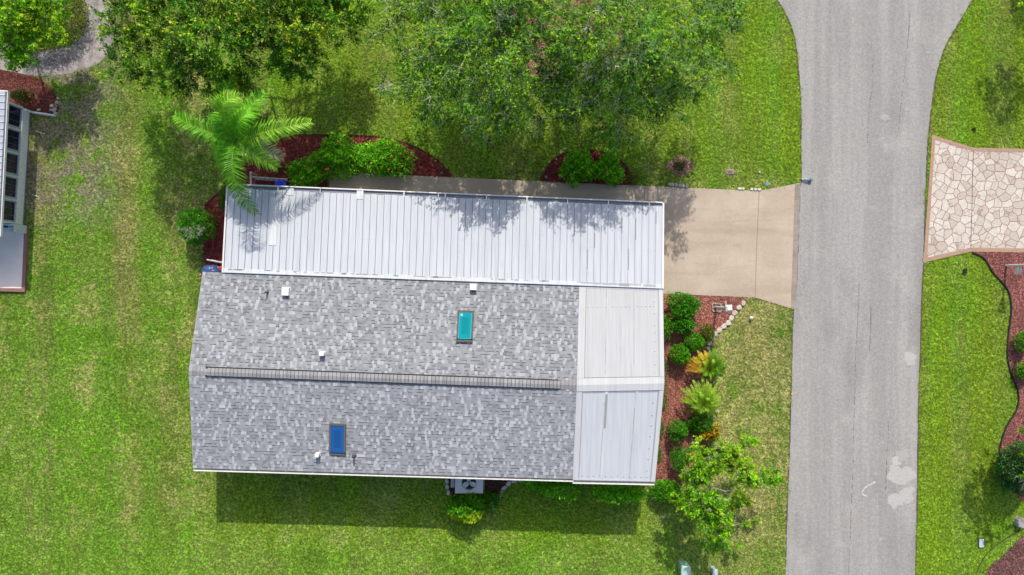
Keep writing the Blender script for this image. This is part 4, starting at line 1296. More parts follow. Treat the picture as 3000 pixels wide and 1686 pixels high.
def palm(name, label, cat, crown_px, zc, foot_px, trunk_r, fronds, leaf_len, n_leaf, cols, seed, wid=.016, group=None, droop=.55, sweep=.6, rise=.7):
    q = random.Random(seed)
    c = P(crown_px[0], crown_px[1], zc); foot = P(*foot_px, 0)
    root = empty(name, foot, label, cat, group)
    tr = MB()
    K = 14
    tr.tube([foot.lerp(c, i / K) + Vector((0, 0, -.05 if i == 0 else 0)) for i in range(K + 1)], [trunk_r * (1.25 - .4 * i / K) * (1.04 if i % 2 else .97) for i in range(K + 1)], 10, (.26, .22, .18))
    tr.tube([c + Vector((0, 0, -.3)), c + Vector((0, 0, .1)), c + Vector((0, 0, .35))], [trunk_r * 1.2, trunk_r * .9, trunk_r * .25], 9, (.13, .20, .05))
    tr.build('trunk', M_BARK, root)
    for i, f in enumerate(fronds):
        tx, ty, tz = f[0], f[1], f[2]; ci = f[3] if len(f) > 3 else 0
        tip = P(tx, ty, tz); p0 = c + Vector((0, 0, .10))
        mid = p0.lerp(tip, .52); span = Vector((tip.x - p0.x, tip.y - p0.y, 0)).length
        lift = f[4] if len(f) > 4 else rise
        ctrl = Vector((mid.x, mid.y, max(p0.z, tip.z) + lift * (.35 + .35 * span)))
        if len(f) > 5: b = P(f[5][0], f[5][1], zc); ctrl.x, ctrl.y = b.x, b.y
        ca, cb = cols[ci]
        frond_mesh(p0, ctrl, tip, leaf_len * min(1, .6 + span * .25 if leaf_len > .4 else 1), n_leaf, ca, cb, seed * 31 + i, wid, droop, .022 if leaf_len > .4 else .010, sweep).build('frond', M_FROND, root)
    return root

PG = ((.11, .40, .014), (.28, .60, .05)); PD = ((.04, .13, .012), (.09, .24, .03)); PGREY = ((.24, .27, .16), (.38, .38, .28)); PY = ((.17, .43, .02), (.36, .60, .07)); PM = ((.09, .29, .014), (.18, .38, .03))
palm('palm_tree', 'tall feather-leaved palm leaning over the left end of the carport', 'palm tree', (695, 415), 4.9, (812, 478), .15,
     [(512, 338, 4.9, 0, .8, (600, 395)), (910, 358, 5.0, 3, .8, (800, 405)), (812, 492, 4.4, 3, .6, (715, 430)), (752, 628, 4.0, 4, .9, (688, 540)), (778, 270, 5.2, 0, .8), (670, 208, 5.0, 0, .8), (700, 285, 6.0, 3, 1.0, (670, 330)),
      (828, 462, 3.7, 2, .4), (602, 318, 3.9, 1, .5), (628, 455, 4.0, 0, .5), (735, 330, 6.0, 0, .9), (655, 500, 4.2, 0, .6), (640, 330, 5.7, 0, .8), (790, 355, 4.3, 1, .5), (690, 560, 3.6, 4, .5)],
     0.68, 66, (PG, PD, PGREY, PY, PM), 5, .0185, droop=.6, sweep=.6)
SG = ((.085, .22, .012), (.19, .33, .03)); SY = ((.40, .36, .02), (.58, .42, .03)); SB = ((.18, .37, .02), (.36, .50, .05)); SO = ((.46, .26, .02), (.55, .34, .03))
def ring(cx, cy, r, zs, n, a0, ci, jit=6, seed=0):
    q = random.Random(seed); out = []
    for k in range(n):
        a = R(a0[0] + (a0[1] - a0[0]) * k / max(1, n - 1)); rr = r * q.uniform(.85, 1.08)
        out.append((cx + rr * math.cos(a) + q.uniform(-jit, jit) * .5, cy - rr * math.sin(a) + q.uniform(-jit, jit) * .5, zs * q.uniform(.8, 1.15), ci, .6))
    return out
palm('small_palm', 'small palm with golden orange older fronds in the front bed', 'palm', (2073, 1083), .75, (2066, 1082), .10,
     ring(2068, 1078, 52, .9, 8, (85, 150), 1, seed=1) + ring(2068, 1078, 60, .6, 4, (160, 185), 3, seed=2) + ring(2075, 1078, 54, 1.0, 12, (-30, 85), 0, seed=3) + ring(2073, 1078, 40, .6, 6, (190, 320), 0, seed=4) + ring(2073, 1080, 26, 1.4, 6, (0, 300), 2, seed=5),
     .17, 30, (SG, SY, SB, SO), 9, .0125, droop=.25, sweep=.9)
palm('small_palm', 'small bright green palm below the golden one in the front bed', 'palm', (2058, 1184), .85, (2050, 1183), .10,
     ring(2055, 1175, 66, .95, 11, (50, 175), 2, seed=6) + ring(2055, 1180, 58, .6, 7, (180, 350), 0, seed=7) + ring(2058, 1178, 54, 1.0, 6, (-10, 48), 2, seed=8) + ring(2056, 1182, 30, 1.5, 7, (0, 300), 2, seed=9),
     .19, 30, (SG, SY, SB, SO), 10, .0125, droop=.3, sweep=.9)

# ------------------------------------------------------------------ stones and edgings
def stone(px, py, l, w, ang, h, label, group, seed, col=None):
    q = random.Random(seed)
    c = P(px, py, h); l, w = PX(l, h) / 2, PX(w, h) / 2
    if col is None: v = q.uniform(.46, .58); col = (v, v * .92, v * .82)
    mb = MB(); n = 10; rings = []
    ph = [q.uniform(-.10, .10) for _ in range(n)]
    for z, f in ((-.02, .96), (h * .55, 1.0), (h * .88, .93), (h, .78)):
        rg = []
        for k in range(n):
            a = 2 * math.pi * k / n
            ca, sa = math.cos(a), math.sin(a)
            e = 1 / max(abs(ca) ** 3.2 + abs(sa) ** 3.2, 1e-6) ** (1 / 3.2)
            x, y = l * e * ca * f * (1 + ph[k]), w * e * sa * f * (1 + ph[(k + 3) % n])
            rg.append((c.x + x * math.cos(ang) - y * math.sin(ang), c.y + x * math.sin(ang) + y * math.cos(ang), z))
        rings.append(rg)
    vs = sum(rings, []); fs = [tuple(range(3 * n, 4 * n)), tuple(range(n))[::-1]]
    for r in range(3): fs += [(r * n + k, r * n + (k + 1) % n, (r + 1) * n + (k + 1) % n, (r + 1) * n + k) for k in range(n)]
    mb.add(vs, fs, col)
    return mb.build('edging_stone', M_STONE, label=label, cat='stone', group=group)

ORD = ['first', 'second', 'third', 'fourth', 'fifth', 'sixth', 'seventh', 'eighth', 'ninth', 'tenth', 'eleventh']
arc = [(2179, 889, 16, 12, 1.2), (2166, 902, 17, 14, .75), (2153, 918, 18, 14, .72), (2143, 933, 17, 14, .95), (2134, 947, 17, 14, .78), (2121, 957, 18, 14, .72), (2108, 968, 18, 14, .72), (2096, 979, 16, 13, 1.1),
       (2088, 992, 17, 13, .95), (2079, 1006, 15, 13, 1.2), (2075, 1021, 10, 9, .4)]
for i, (x, y, l, w, a) in enumerate(arc):
    stone(x, y, l, w, a, .11, '%s cream edging stone of the curved row, counted from the driveway' % ORD[i], 'stones of the curved row in the front bed', 100 + i)
for i, (x, l) in enumerate(((1967, 17), (1981, 11), (1993, 10), (2003, 9), (2012, 9))):
    stone(x, 541 + (x - 1967) * .1, l, 11, -.05, .09, '%s grey block from the left beside the driveway near the ringed shrub' % ORD[i], 'blocks along the driveway', 120 + i, (.36, .36, .37))
for i, (x, l) in enumerate(((2168, 14), (2178, 7), (2203, 9), (2214, 10), (2226, 11))):
    stone(x, 553 + (x - 2168) * .05, l, 8, -.05, .08, '%s white block from the left beside the driveway near the blue lid' % ORD[i], 'blocks along the driveway', 130 + i, (.62, .60, .56))
for i, (x, y, l, w, a) in enumerate(((1309, 1396, 11, 9, 0), (1309, 1412, 15, 11, 1.9), (1310, 1428, 14, 11, 1.8), (1313, 1445, 15, 10, 1.5))):
    stone(x, y, l, w, a, .12, '%s stone from the house in the straight row left of the cooling unit' % ORD[i], 'stones around the cooling unit', 140 + i, (.62, .58, .53))
for i, (x, y, l, w, a) in enumerate(((1524, 1406, 14, 12, .5), (1507, 1410, 18, 11, .35), (1490, 1418, 16, 13, .8), (1477, 1431, 17, 10, .55), (1468, 1446, 14, 8, 1.1), (1465, 1461, 14, 7, 1.3), (1450, 1476, 15, 6, .6))):
    stone(x, y, l, w, a, .12, '%s stone from the hedge in the diagonal row right of the cooling unit' % ORD[i], 'stones around the cooling unit', 150 + i, (.62, .58, .53))
for i, (x, y, r) in enumerate(((150, 310, 9), (158, 322, 10), (166, 300, 8), (148, 322, 7), (160, 333, 9), (168, 288, 6), (112, 322, 8))):
    stone(x, y, r * 1.4, r, i * 1.1, .10, ['pale rough rock, %s of the loose heap by the white downspout' % w for w in ('uppermost left', 'central and biggest', 'uppermost right', 'lowest left', 'closest to the pipe end', 'topmost', 'stray leftmost')][i], 'loose rocks by the neighbouring bed', 170 + i, (.42, .38, .34))
stone(1912 + 60, 1468, 12, 8, .3, .10, 'single pale stone at the foot of the corner shrub by the tree', None, 181, (.5, .48, .45))
stone(1945, 1515, 11, 9, .3, .04, 'flat pale stone alone in the lawn below the porch corner', None, 182, (.44, .39, .34))
stone(2996, 1535, 24, 32, 0, .35, 'grey stone block at the right edge above the corner bed', None, 183, (.34, .33, .33))

def edging(pts, label, closed=False, h=.07, col=(.03, .028, .027), w=.03):
    w_ = W(catmull(pts, 6, closed)); mb = MB()
    for i in range(len(w_) - 1):
        a, b = Vector((*w_[i], 0)), Vector((*w_[i + 1], 0)); d = (b - a).normalized(); s = Vector((-d.y, d.x, 0)) * w / 2
        mb.hexa([a - s, b - s, b + s, a + s], [p + Vector((0, 0, h)) for p in (a - s, b - s, b + s, a + s)], col)
    return mb.build('garden_edging', M_COL, label=label, cat='edging')
edging(BEDS['east_bed'][:17], 'black plastic edging of the right mulch bed', h=.09, w=.05)
edging([(2852, 1700), (2872, 1650), (2900, 1612), (2940, 1582), (2985, 1556), (3010, 1548)], 'thin dark edging curving around the corner bed', h=.04, w=.03, col=(.05, .055, .03))
edging(BEDS['palm_bed'][6:15], 'dark red edging of the long bed beside the walkway', col=(.07, .02, .02))
edging(BEDS['round_bed'][:10], 'dark edging of the half round bed', col=(.09, .045, .04))
edging(BEDS['palm_bed'][1:4], 'dark red board edging at the left end of the carport', col=(.09, .022, .02), w=.06)

# ------------------------------------------------------------------ cooling unit
def cooling_unit():
    h = .86
    x0, x1, y0, y1 = 1333, 1415, 1382, 1446
    c = P((x0 + x1) / 2, (y0 + y1) / 2, h); w, d = PX(x1 - x0, h), PX(y1 - y0, h)
    root = empty('cooling_unit', (c.x, c.y, 0), 'pale outdoor air conditioning unit with a three bladed fan under the eave', 'air conditioner')
    col = (.74, .73, .74)
    fc = P(1374, 1415, h); fr = PX(21, h)
    b = MB()
    b.bevel_box((c.x, c.y, h * .5 - .09), (w * .97, d * .97, h - .20), -.02, (.46, .46, .49), r=.05)
    b.build('cabinet', M_COL, root)
    t = MB(); n = 40
    # top panel with a round opening
    cs, sn = math.cos(-.02), math.sin(-.02)
    inner = [(fc.x + fr * math.cos(2 * math.pi * k / n), fc.y + fr * math.sin(2 * math.pi * k / n)) for k in range(n)]
    outer = []
    for k in range(n):
        a = 2 * math.pi * k / n; ca, sa = math.cos(a), math.sin(a)
        lim = []
        if ca > 1e-6: lim.append((c.x + w / 2 - fc.x) / ca)
        if ca < -1e-6: lim.append((c.x - w / 2 - fc.x) / ca)
        if sa > 1e-6: lim.append((c.y + d / 2 - fc.y) / sa)
        if sa < -1e-6: lim.append((c.y - d / 2 - fc.y) / sa)
        r = min(lim); outer.append((fc.x + r * ca, fc.y + r * sa))
    for (cx, cy) in ((1, 1), (-1, 1), (-1, -1), (1, -1)):
        p = (c.x + cx * w / 2, c.y + cy * d / 2)
        k = min(range(n), key=lambda i: (outer[i][0] - p[0]) ** 2 + (outer[i][1] - p[1]) ** 2); outer[k] = p
    vi = [(x, y, h) for x, y in inner]; vo = [(x, y, h) for x, y in outer]; vo2 = [(x, y, h - .10) for x, y in outer]; vi2 = [(x, y, h - .14) for x, y in inner]
    t.add(vi + vo + vo2 + vi2, [(k, n + k, n + (k + 1) % n, (k + 1) % n) for k in range(n)] + [(n + k, 2 * n + k, 2 * n + (k + 1) % n, n + (k + 1) % n) for k in range(n)]
          + [(3 * n + k, k, (k + 1) % n, 3 * n + (k + 1) % n) for k in range(n)], col)
    for k in range(n):
        a = 2 * math.pi * (k + .5) / n
        t.box((fc.x + (fr + .012) * math.cos(a), fc.y + (fr + .012) * math.sin(a), h + .004), (.014, .03, .012), a, (.40, .40, .44))
    t.build('top_panel', M_COL, root)
    wll = MB(); wll.disc((fc.x, fc.y, h - .135), fr * .99, 30, (.015, .02, .05)); wll.build('fan_well', M_COL, root)
    for k in range(3):
        f = MB(); a0 = R(100 + 120 * k)
        pts = [(.16, -.26), (.55, -.42), (.97, -.36), (.99, .0), (.95, .26), (.5, .28), (.16, .2)]
        lo = [(fc.x + fr * (x * math.cos(a0) - y * math.sin(a0)), fc.y + fr * (x * math.sin(a0) + y * math.cos(a0)), h - .07 + y * .06) for x, y in pts]
        hi = [(x, y, z + .006) for x, y, z in lo]
        f.hexa(lo, hi, (.78, .78, .78)); f.build('fan_blade', M_COL, root)
    hb = MB(); hb.lathe((fc.x, fc.y, h - .10), [(.075, 0), (.075, .06), (.05, .075), (.01, .08)], 18, (.42, .36, .36)); hb.build('fan_hub', M_COL, root)
    gr = MB()
    for r in (.35, .62, .86):
        gr.tube([(fc.x + fr * r * math.cos(2 * math.pi * k / 28), fc.y + fr * r * math.sin(2 * math.pi * k / 28), h + .006) for k in range(29)], .003, 4, (.45, .46, .5), 0, False)
    gr.build('fan_guard', M_COL, root)
    s = MB(); p = P(1326, 1411, .6); s.bevel_box((p.x, p.y, .3), (PX(11), PX(36), .6), -.02, (.50, .50, .53), r=.02); s.build('service_box', M_COL, root)
    pd = MB(); pd.box((c.x, c.y, .045), (w + .1, d + .1, .09), -.02, (.4, .39, .38)); pd.build('base_pad', M_COL, root)
cooling_unit()

# ------------------------------------------------------------------ small things on the lawns
def lamp_post():
    foot = P(2096, 900)
    root = empty('lamp_post', foot, 'white lamp post with square lantern standing in a brick ring', 'lamp post')
    ph = 1.75
    p = MB(); p.tube([foot, foot + Vector((0, 0, ph))], .055, 10, (.74, .74, .73)); p.build('post', M_GLOSS, root)
    a = MB(); a.tube([foot + Vector((0, -.32, ph - .12)), foot + Vector((0, .32, ph - .12))], .02, 8, (.72, .72, .72)); a.build('crossbar', M_GLOSS, root)
    l = MB(); c = foot + Vector((0, 0, ph + .22))
    l.box(c - Vector((0, 0, .06)), (.22, .22, .30), .08, (.70, .72, .74), taper=1.25); l.box(c + Vector((0, 0, .10)), (.30, .30, .03), .08, (.78, .78, .78)); l.build('lantern', M_GLOSS, root)
    t = MB(); t.box(c + Vector((0, 0, .155)), (.30, .30, .08), .08, (.80, .80, .79), taper=.55); t.build('lantern_cap', M_GLOSS, root)
    cols = [(.30, .27, .255), (.36, .33, .31), (.26, .24, .235)]
    k = 0
    for (x0, y0, x1, y1) in ((2087, 889, 2113, 892), (2113, 892, 2113, 913), (2113, 914, 2088, 912), (2087, 912, 2087, 889)):
        for i in range(4 if abs(x1 - x0) > 5 else 3):
            n = 4 if abs(x1 - x0) > 5 else 3
            t0 = (i + .5) / n; q = P(x0 + (x1 - x0) * t0, y0 + (y1 - y0) * t0, .08)
            b = MB(); hor = abs(x1 - x0) > 5
            b.bevel_box((q.x, q.y, .05), ((PX(26) / n - .01) if hor else .075, .075 if hor else PX(21) / n - .015, .10), -.06, cols[k % 3], r=.012); k += 1
            b.build('edging_brick', M_STONE, label='one grey-brown brick of the ring around the white lamp post', cat='brick', group='bricks around the lamp post')
lamp_post()

def east_lamp():
    foot = P(2946, 779); root = empty('lamp_post', foot, 'white lamp post leaning out of frame from the right mulch bed', 'lamp post'); ph = 1.6
    p = MB(); p.tube([foot, foot + Vector((0, 0, ph))], .05, 10, (.66, .67, .70)); p.build('post', M_GLOSS, root)
    a = MB(); a.tube([foot + Vector((0, -.35, 1.02)), foot + Vector((0, .02, 1.02))], .025, 8, (.6, .62, .66)); a.box(foot + Vector((0, -.28, .80)), (.03, .30, .36), 0, (.68, .70, .74)); a.build('hanging_sign', M_GLOSS, root)
    l = MB(); l.box(foot + Vector((0, 0, ph + .20)), (.16, .16, .40), 0, (.7, .7, .7), taper=1.9); l.build('lantern', M_GLOSS, root)
    t = MB(); t.box(foot + Vector((0, 0, ph + .44)), (.34, .34, .08), 0, (.3, .3, .3), taper=.5); t.build('lantern_cap', M_GLOSS, root)
east_lamp()

def simple(name, label, cat, mb, mat=None, group=None): return mb.build(name, mat or M_COL, label=label, cat=cat, group=group)

# pale green utility pedestal
c = P(2010, 1675, .75); root = empty('utility_box', (c.x, c.y, 0), 'pale green utility pedestal box at the bottom edge of the lawn', 'utility box')
b = MB(); b.bevel_box((c.x, c.y, .33), (.42, .46, .66), -.03, (.28, .50, .40), r=.05); b.build('cabinet', M_GLOSS, root)
b = MB(); b.bevel_box((c.x, c.y - .01, .71), (.46, .50, .10), -.03, (.42, .60, .54), r=.06); b.build('lid', M_GLOSS, root)  # lid coloured paler than the cabinet to paint the sunlit top
b = MB(); b.box((c.x - .235, c.y - .05, .40), (.02, .06, .10), -.03, (.12, .18, .15)); b.build('latch', M_COL, root)
c = P(2095, 1678, .5); b = MB(); b.bevel_box((c.x, c.y, .25), (.22, .26, .5), -.05, (.40, .50, .60), r=.05); b.bevel_box((c.x, c.y, .515), (.25, .29, .05), -.05, (.48, .58, .68), r=.05)
simple('utility_post', 'small pale blue utility post right of the green pedestal', 'utility post', b, M_GLOSS)
# lids in the lawn
c = P(2875, 1592, .03); b = MB(); b.bevel_box((c.x, c.y, .02), (.36, .53, .06), .02, (.03, .035, .04), r=.08); b.bevel_box((c.x, c.y, .045), (.29, .46, .03), .02, (.50, .57, .62), r=.07)
b.lathe((c.x, c.y + .16, .06), [(.02, 0), (.02, .006)], 8, (.1, .1, .1)); simple('valve_box', 'white rounded valve box lid with dark rim in the right lawn', 'lid', b, M_GLOSS)
c = P(2139, 504, .03); b = MB(); b.bevel_box((c.x, c.y, .02), (.42, .28, .06), -.06, (.27, .24, .24), r=.07); b.box((c.x, c.y, .052), (.19, .12, .012), -.06, (.26, .08, .075)); b.box((c.x - .15, c.y + .02, .052), (.03, .04, .012), 0, (.08, .07, .07))
simple('meter_box', 'grey oval meter box with a red plate on the lawn above the driveway', 'meter box', b)
c = P(2247, 540, .02); b = MB(); b.lathe((c.x, c.y, 0), [(.10, 0), (.10, .05), (.075, .06), (.07, .055), (.01, .055)], 18, (.17, .28, .42)); simple('water_valve', 'small round blue lid in the grass near the driveway flare', 'lid', b)
c = P(2225, 505, .05); b = MB(); b.lathe((c.x, c.y, 0), [(.035, 0), (.04, .09), (.03, .11), (.008, .115)], 10, (.75, .73, .70)); simple('sprinkler_head', 'small white sprinkler head right of the meter box', 'sprinkler', b)
c = P(2199, 932, .08); b = MB(); b.tube([(c.x, c.y, 0), (c.x, c.y, .18)], .02, 6, (.05, .05, .05)); b.lathe((c.x, c.y, .16), [(.03, 0), (.085, .02), (.08, .05), (.05, .085), (.012, .11)], 14, (.76, .75, .73)); simple('garden_light', 'little white domed garden light on the lawn near the curved stones', 'garden light', b, M_GLOSS)
c = P(2151, 467, .02)
# pipes and rings in the beds
for x, y, r, lab in ((1294, 507, .065, 'round grey pipe ring at the tip of the long red bed'), (1641, 520, .075, 'round grey pipe ring in the half round bed')):
    c = P(x, y, .06); b = MB(); b.lathe((c.x, c.y, 0), [(r, 0), (r, .08), (r * .65, .08), (r * .6, .03), (.005, .03)], 18, (.28, .27, .26)); b.disc((c.x, c.y, .034), r * .58, 14, (.03, .03, .03)); simple('pipe_ring', lab, 'pipe', b)
c = P(1600, 519, .05); b = MB(); b.box((c.x, c.y, .035), (.12, .12, .07), 0, (.36, .37, .39)); b.box((c.x, c.y, .074), (.06, .06, .012), 0, (.10, .11, .13)); simple('irrigation_box', 'square grey valve cap in the corner of the half round bed', 'valve cap', b)
for x, y, lab in ((1630, 468, 'small grey riser cap near the upper rim of the half round bed'), (1276, 473, 'small grey riser cap near the rim of the long red bed')):
    c = P(x, y, .05); b = MB(); b.lathe((c.x, c.y, 0), [(.03, 0), (.035, .07), (.02, .085), (.005, .09)], 10, (.5, .48, .46)); simple('riser_cap', lab, 'sprinkler', b)
c = P(1749, 452, .3); b = MB(); q = random.Random(2)
for j in range(16):
    o_ = Vector((q.gauss(0, .05), q.gauss(0, .05), q.uniform(0, .06))); b.lathe((c.x + o_.x, c.y + o_.y, .32 + o_.z), [(.006, 0), (.03, .014), (.026, .03), (.004, .036)], 6, (.75, .10, .05))
b.tube([(c.x, c.y, 0), (c.x, c.y, .33)], .008, 5, (.05, .1, .02)); simple('red_flower', 'bright red flower head at the upper rim of the half round bed', 'flower', b)
# pipe pieces on the left lawn
for (xa, ya, xb, yb), lab in (((105, 384, 128, 394), 'short bent white pipe lying on the bare left lawn'), ((94, 571, 113, 577), 'short straight white stick near the neighbouring wall')):
    a, bb = P(xa, ya, .03), P(xb, yb, .03); b = MB(); b.tube([a, a.lerp(bb, .8), bb + Vector((.06, .03, 0)) if ya < 500 else bb], .022, 8, (.66, .64, .60)); simple('white_pipe', lab, 'pipe', b)
# dark spots on the lawn, built as crumpled black scraps
for x, y, s, sd, lab in ((2826, 795, 1.0, 3, 'crumpled black clump on the lawn left of the right lamp post'), (2853, 380, .7, 4, 'small black clump on the lawn above the flagstone driveway')):
    c = P(x, y, .05); b = MB(); q = random.Random(sd)
    for j in range(9):
        a = q.uniform(0, 6.3); d = Vector((math.cos(a), math.sin(a), q.uniform(-.1, .5))) * .16 * s * q.uniform(.6, 1.2); w = Vector((-d.y, d.x, 0)) * .38; p = c + Vector((q.gauss(0, .05), q.gauss(0, .05), 0)) * s
        b.add([p, p + d * .5 + w, p + d, p + d * .5 - w + Vector((0, 0, .03))], [(0, 1, 2, 3)], (.018, .018, .016))
    simple('dark_clump', lab, 'leaf clump', b)
# bottle-like thing at the mouth of the driveway
a, e = P(2351, 526, .09), P(2374, 528, .09); root = empty('plastic_bottle', (a.x, a.y, .012), 'clear pale blue bottle with a teal end lying at the mouth of the driveway', 'bottle')
tB = NT('pale_blue_plastic'); tB.done((.30, .40, .52), .2, .5); tB.b.inputs['Alpha'].default_value = .55
b = MB(); d = (e - a); b.tube([a + d * x for x in (.08, .2, .45, .8, .95, 1.0)], [.03, .05, .085, .09, .085, .06], 14, (.3, .4, .5)); b.build('body', tB.mat, root, True)
b = MB(); b.tube([a + d * x for x in (-.06, .1)], .038, 12, (.75, .72, .74)); b.build('cap', M_GLOSS, root)
b = MB(); q_ = e + Vector((0, 0, .02)); b.lathe((q_.x, q_.y, .02), [(.075, 0), (.078, .13), (.055, .155), (.01, .158)], 16, (.00, .10, .15)); b.box((q_.x, q_.y, .183), (.05, .05, .014), 0, (.06, .50, .62)); b.build('teal_cap', M_GLOSS, root)

# ------------------------------------------------------------------ clutter at the left end of the carport
def fence_piece(name, label, a, b, h, n, col, cat, deep=.03):
    a, b = P(*a, h), P(*b, h); a.z = b.z = 0
    root = empty(name, a, label, cat); d = (b - a)
    for z in (h * .3, h):
        m = MB(); m.tube([a + Vector((0, 0, z)), b + Vector((0, 0, z))], deep, 4, col); m.build('rail', M_COL, root)
    for k in range(n):
        m = MB(); p = a + d * (k + .5) / n; m.box(p + Vector((0, 0, h / 2)), (.07, .03, h), math.atan2(d.y, d.x), col); m.build('slat', M_COL, root)
fence_piece('white_fence', 'weathered white slatted rail beside the carport gutter under the palm', (733, 519), (842, 527), .85, 8, (.42, .41, .41), 'fence', .045)
fence_piece('white_fence', 'leaning white lattice panel at the left end of the carport', (606, 762), (668, 774), .7, 6, (.55, .54, .52), 'fence', .04)
a, bb = P(734, 505, .9), P(735, 545, .9); b = MB(); b.tube([a, bb], .045, 4, (.55, .55, .56)); b.tube([(a.x, a.y, 0), a], .035, 6, (.5, .5, .5)); b.tube([(bb.x, bb.y, 0), bb], .035, 6, (.5, .5, .5)); simple('white_rail', 'short white rail running from the palm to the carport corner', 'rail', b)
c = P(820, 543, 1.0); root = empty('barrel', (c.x, c.y, 0), 'bright blue round lidded barrel half under the carport gutter', 'barrel')
b = MB(); b.lathe((c.x, c.y, 0), [(.26, 0), (.29, .3), (.29, .6), (.26, .9)], 20, (.02, .03, .10)); b.build('drum', M_GLOSS, root)
b = MB(); b.lathe((c.x, c.y, .9), [(.27, 0), (.275, .05), (.2, .09), (.02, .10)], 20, (.03, .04, .72)); b.build('lid', M_GLOSS, root)
# grill under a blue cover
c = P(610, 797, .95); root = empty('covered_grill', (c.x, c.y, 0), 'barbecue under a wrinkled dark blue cover at the roof corner', 'grill')
b = MB(); q = random.Random(8); n = 28; rows = []
for z, f in ((0, 1.0), (.45, .98), (.75, .96), (.88, .84), (.96, .55), (.98, .15)):
    rows.append([(c.x + .46 * f * math.cos(2 * math.pi * k / n) * (1 + .07 * math.sin(5 * 2 * math.pi * k / n + z * 3)), c.y + .36 * f * math.sin(2 * math.pi * k / n) * (1 + .07 * math.sin(7 * 2 * math.pi * k / n)), z + .02 * math.sin(9 * 2 * math.pi * k / n)) for k in range(n)])
fs = [tuple(range(5 * n, 6 * n))]
for r_ in range(5): fs += [(r_ * n + k, r_ * n + (k + 1) % n, (r_ + 1) * n + (k + 1) % n, (r_ + 1) * n + k) for k in range(n)]
b.add(sum(rows, []), fs, (.045, .085, .24)); b.build('cover', M_GLOSS, root, True)
c = P(642, 788, .6); root = empty('fuel_can', (c.x, c.y, 0), 'bright red plastic can with green cap beside the covered grill', 'can')
b = MB(); b.bevel_box((c.x, c.y, .30), (.22, .24, .60), .2, (.60, .03, .03), r=.05); b.build('body', M_GLOSS, root)
b = MB(); b.tube([(c.x - .09, c.y - .02, .58), (c.x - .13, c.y - .06, .70)], .03, 8, (.55, .05, .06)); b.build('spout', M_GLOSS, root)
b = MB(); b.lathe((c.x - .06, c.y + .06, .60), [(.035, 0), (.035, .05), (.01, .06)], 10, (.25, .55, .15)); b.build('cap', M_GLOSS, root)
c = P(588, 806, .7); b = MB(); b.lathe((c.x, c.y, .45), [(.01, 0), (.07, .05), (.08, .14), (.06, .25), (.01, .29)], 14, (.75, .17, .10), sx=1.5); b.tube([(c.x + .15, c.y, 0), (c.x + .08, c.y, .5)], .015, 6, (.1, .1, .1)); simple('orange_float', 'orange-red rounded float poking out past the shingle corner', 'float', b, M_GLOSS)

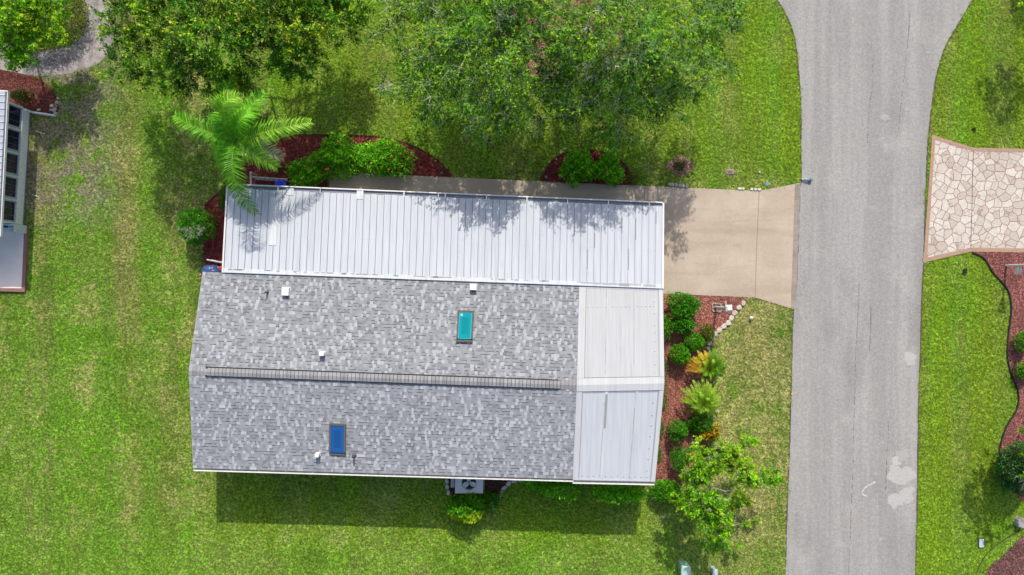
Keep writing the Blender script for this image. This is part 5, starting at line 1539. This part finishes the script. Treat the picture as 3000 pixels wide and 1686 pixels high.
# ------------------------------------------------------------------ neighbouring house on the left
def neighbour():
    ze = 2.25
    A, B = P(92, 325), P(71, 660)                      # foot of the wall facing us
    d = (B - A).normalized(); n = Vector((-d.y, d.x, 0)); n = n if n.x > 0 else -n
    root = empty('neighbour_house', A, 'white neighbouring house with dark blue windows at the left edge', 'house')
    w = MB()
    def wbox(t0, t1, z0, z1, o0, o1, col, mb):
        q = [A + d * t0 + n * o0, A + d * t1 + n * o0, A + d * t1 + n * o1, A + d * t0 + n * o1]
        if (q[1] - q[0]).cross(q[3] - q[0]).z < 0: q = q[::-1]
        mb.hexa([p + Vector((0, 0, z0)) for p in q], [p + Vector((0, 0, z1)) for p in q], col)
    LN = (B - A).length
    for z0, z1 in ((.12, .33), (.335, .56)): wbox(0, LN, z0, z1, -7, 0, (.80, .82, .84), w)
    wbox(0, LN, .56, 2.2, -7, -.10, (.76, .78, .80), w)
    wbox(-.0, LN + .0, 0, .115, -7, -.03, (.34, .34, .35), w)
    ws = [(312, 397), (405, 470), (478, 540), (547, 600), (607, 645)]
    k = len(ws); st = LN / k
    prev = 0
    for i in range(k):
        t0, t1 = i * st + .02, (i + 1) * st - .02
        wbox(t0 - .055, t0 + .0, .56, 2.2, -.09, -.005, (.80, .82, .84), w)
    wbox(LN - .07, LN, .56, 2.2, -.09, -.004, (.80, .82, .84), w)
    w.build('wall', M_COL, root)
    for i in range(k):
        t0, t1 = i * st + .03, (i + 1) * st - .08
        f = MB(); 
        for a0, a1, z0, z1 in ((t0, t1, .57, .64), (t0, t1, 2.05, 2.12), (t0, t0 + .06, .645, 2.045), (t1 - .06, t1, .645, 2.045)): wbox(a0, a1, z0, z1, -.085, -.02, (.40, .46, .56), f)
        for m_ in (.36, .68): wbox(t0 + (t1 - t0) * m_, t0 + (t1 - t0) * m_ + .02, .645, 2.045, -.085, -.045, (.12, .13, .14), f)
        fr = f.build('window', M_COL, root)
        g = MB(); wbox(t0 + .06, t1 - .06, .64, 2.05, -.095, -.065, (.004, .007, .045), g)
        g.build('pane', glass_pane, fr)
    r = MB()
    e0, e1 = P(24, 270, ze), P(3, 690, ze)
    dd = (e1 - e0).normalized(); nn = Vector((-dd.y, dd.x, 0)); nn = nn if nn.x < 0 else -nn
    L2 = (e1 - e0).length
    def rb(t0, t1, o0, o1, z0, z1, col):
        q = [(t0, o0), (t1, o0), (t1, o1), (t0, o1)]
        pts = [e0 + dd * t + nn * o + Vector((0, 0, .10 * o)) for t, o in q]
        if (pts[1] - pts[0]).cross(pts[3] - pts[0]).z < 0: pts = pts[::-1]
        r.hexa([p + Vector((0, 0, z0)) for p in pts], [p + Vector((0, 0, z1)) for p in pts], col)
    rb(0, L2, .12, 8, -.08, 0, (.85, .87, .92))
    t = .15
    while t < L2: rb(t, t + .03, .12, 8, .0, .03, (1.2, 1.2, 1.2)); rb(t + .03, t + .045, .12, 8, .0, .004, (.45, .45, .47)); t += .305
    rr = r.build('metal_roof', M_PAN, root)
    g = MB()
    def gb(t0, t1, o0, o1, z0, z1, col):
        q = [e0 + dd * t + nn * o for t, o in ((t0, o0), (t1, o0), (t1, o1), (t0, o1))]
        if (q[1] - q[0]).cross(q[3] - q[0]).z < 0: q = q[::-1]
        g.hexa([p + Vector((0, 0, z0)) for p in q], [p + Vector((0, 0, z1)) for p in q], col)
    gb(0, L2, 0, .035, -.10, .02, (.72, .73, .75)); gb(0.04, L2, .035, .12, -.10, -.085, (.33, .33, .35)); gb(-.06, -.001, 0, 3, -.10, .03, (.72, .73, .75)); gb(L2 + .001, L2 + .06, 0, 3, -.10, .03, (.72, .73, .75))
    g.build('gutter', M_COL, root)
    s = MB(); a = P(96, 331, .08); bb = P(163, 340, .06); s.tube([a + Vector((0, 0, .5)), a + Vector((.04, 0, .06)), bb], .055, 4, (.70, .72, .74)); s.build('downspout', M_COL, root)
    # raised patio slab beside it
    pt = MB()
    q4 = [(-220, 664), (75, 664), (70, 852), (-220, 840)]
    pt.poly(W(q4, .14)[::-1], 0.0, .14, (.93, .82, .76))
    pa = W([(80, 661), (72, 856), (-220, 848), (-220, 842), (63, 845), (71, 661)], .15)
    pt.poly(pa[::-1], 0.0, .152, (.28, .15, .14))
    pt.poly(W([(42, 661), (80, 661), (80, 666), (42, 666)], .15)[::-1], 0.0, .156, (.20, .10, .11))
    pt.build('patio', plain('patio_paint', None, .7, .3, .05, 2.0), kind='structure')
    c = P(18, 668, .95); u = empty('wall_air_conditioner', (c.x, c.y, 0), 'pale boxy air conditioner on the patio of the neighbouring house', 'air conditioner')
    b = MB(); b.bevel_box((c.x, c.y, .52), (.80, .40, .85), -.06, (.56, .62, .68), r=.03); b.build('cabinet', M_COL, u)
    b = MB(); b.box((c.x - .06, c.y + .06, .95), (.30, .09, .012), -.06, (.02, .03, .22)); b.box((c.x + .24, c.y + .05, .951), (.20, .09, .012), -.06, (.18, .28, .40)); b.build('vent_panel', M_COL, u)
    b = MB()
    for k in range(5): b.box((c.x + .18 + .035 * k, c.y - .12, .951), (.012, .11, .012), -.06, (.35, .36, .38))
    b.build('grille', M_COL, u)
neighbour()
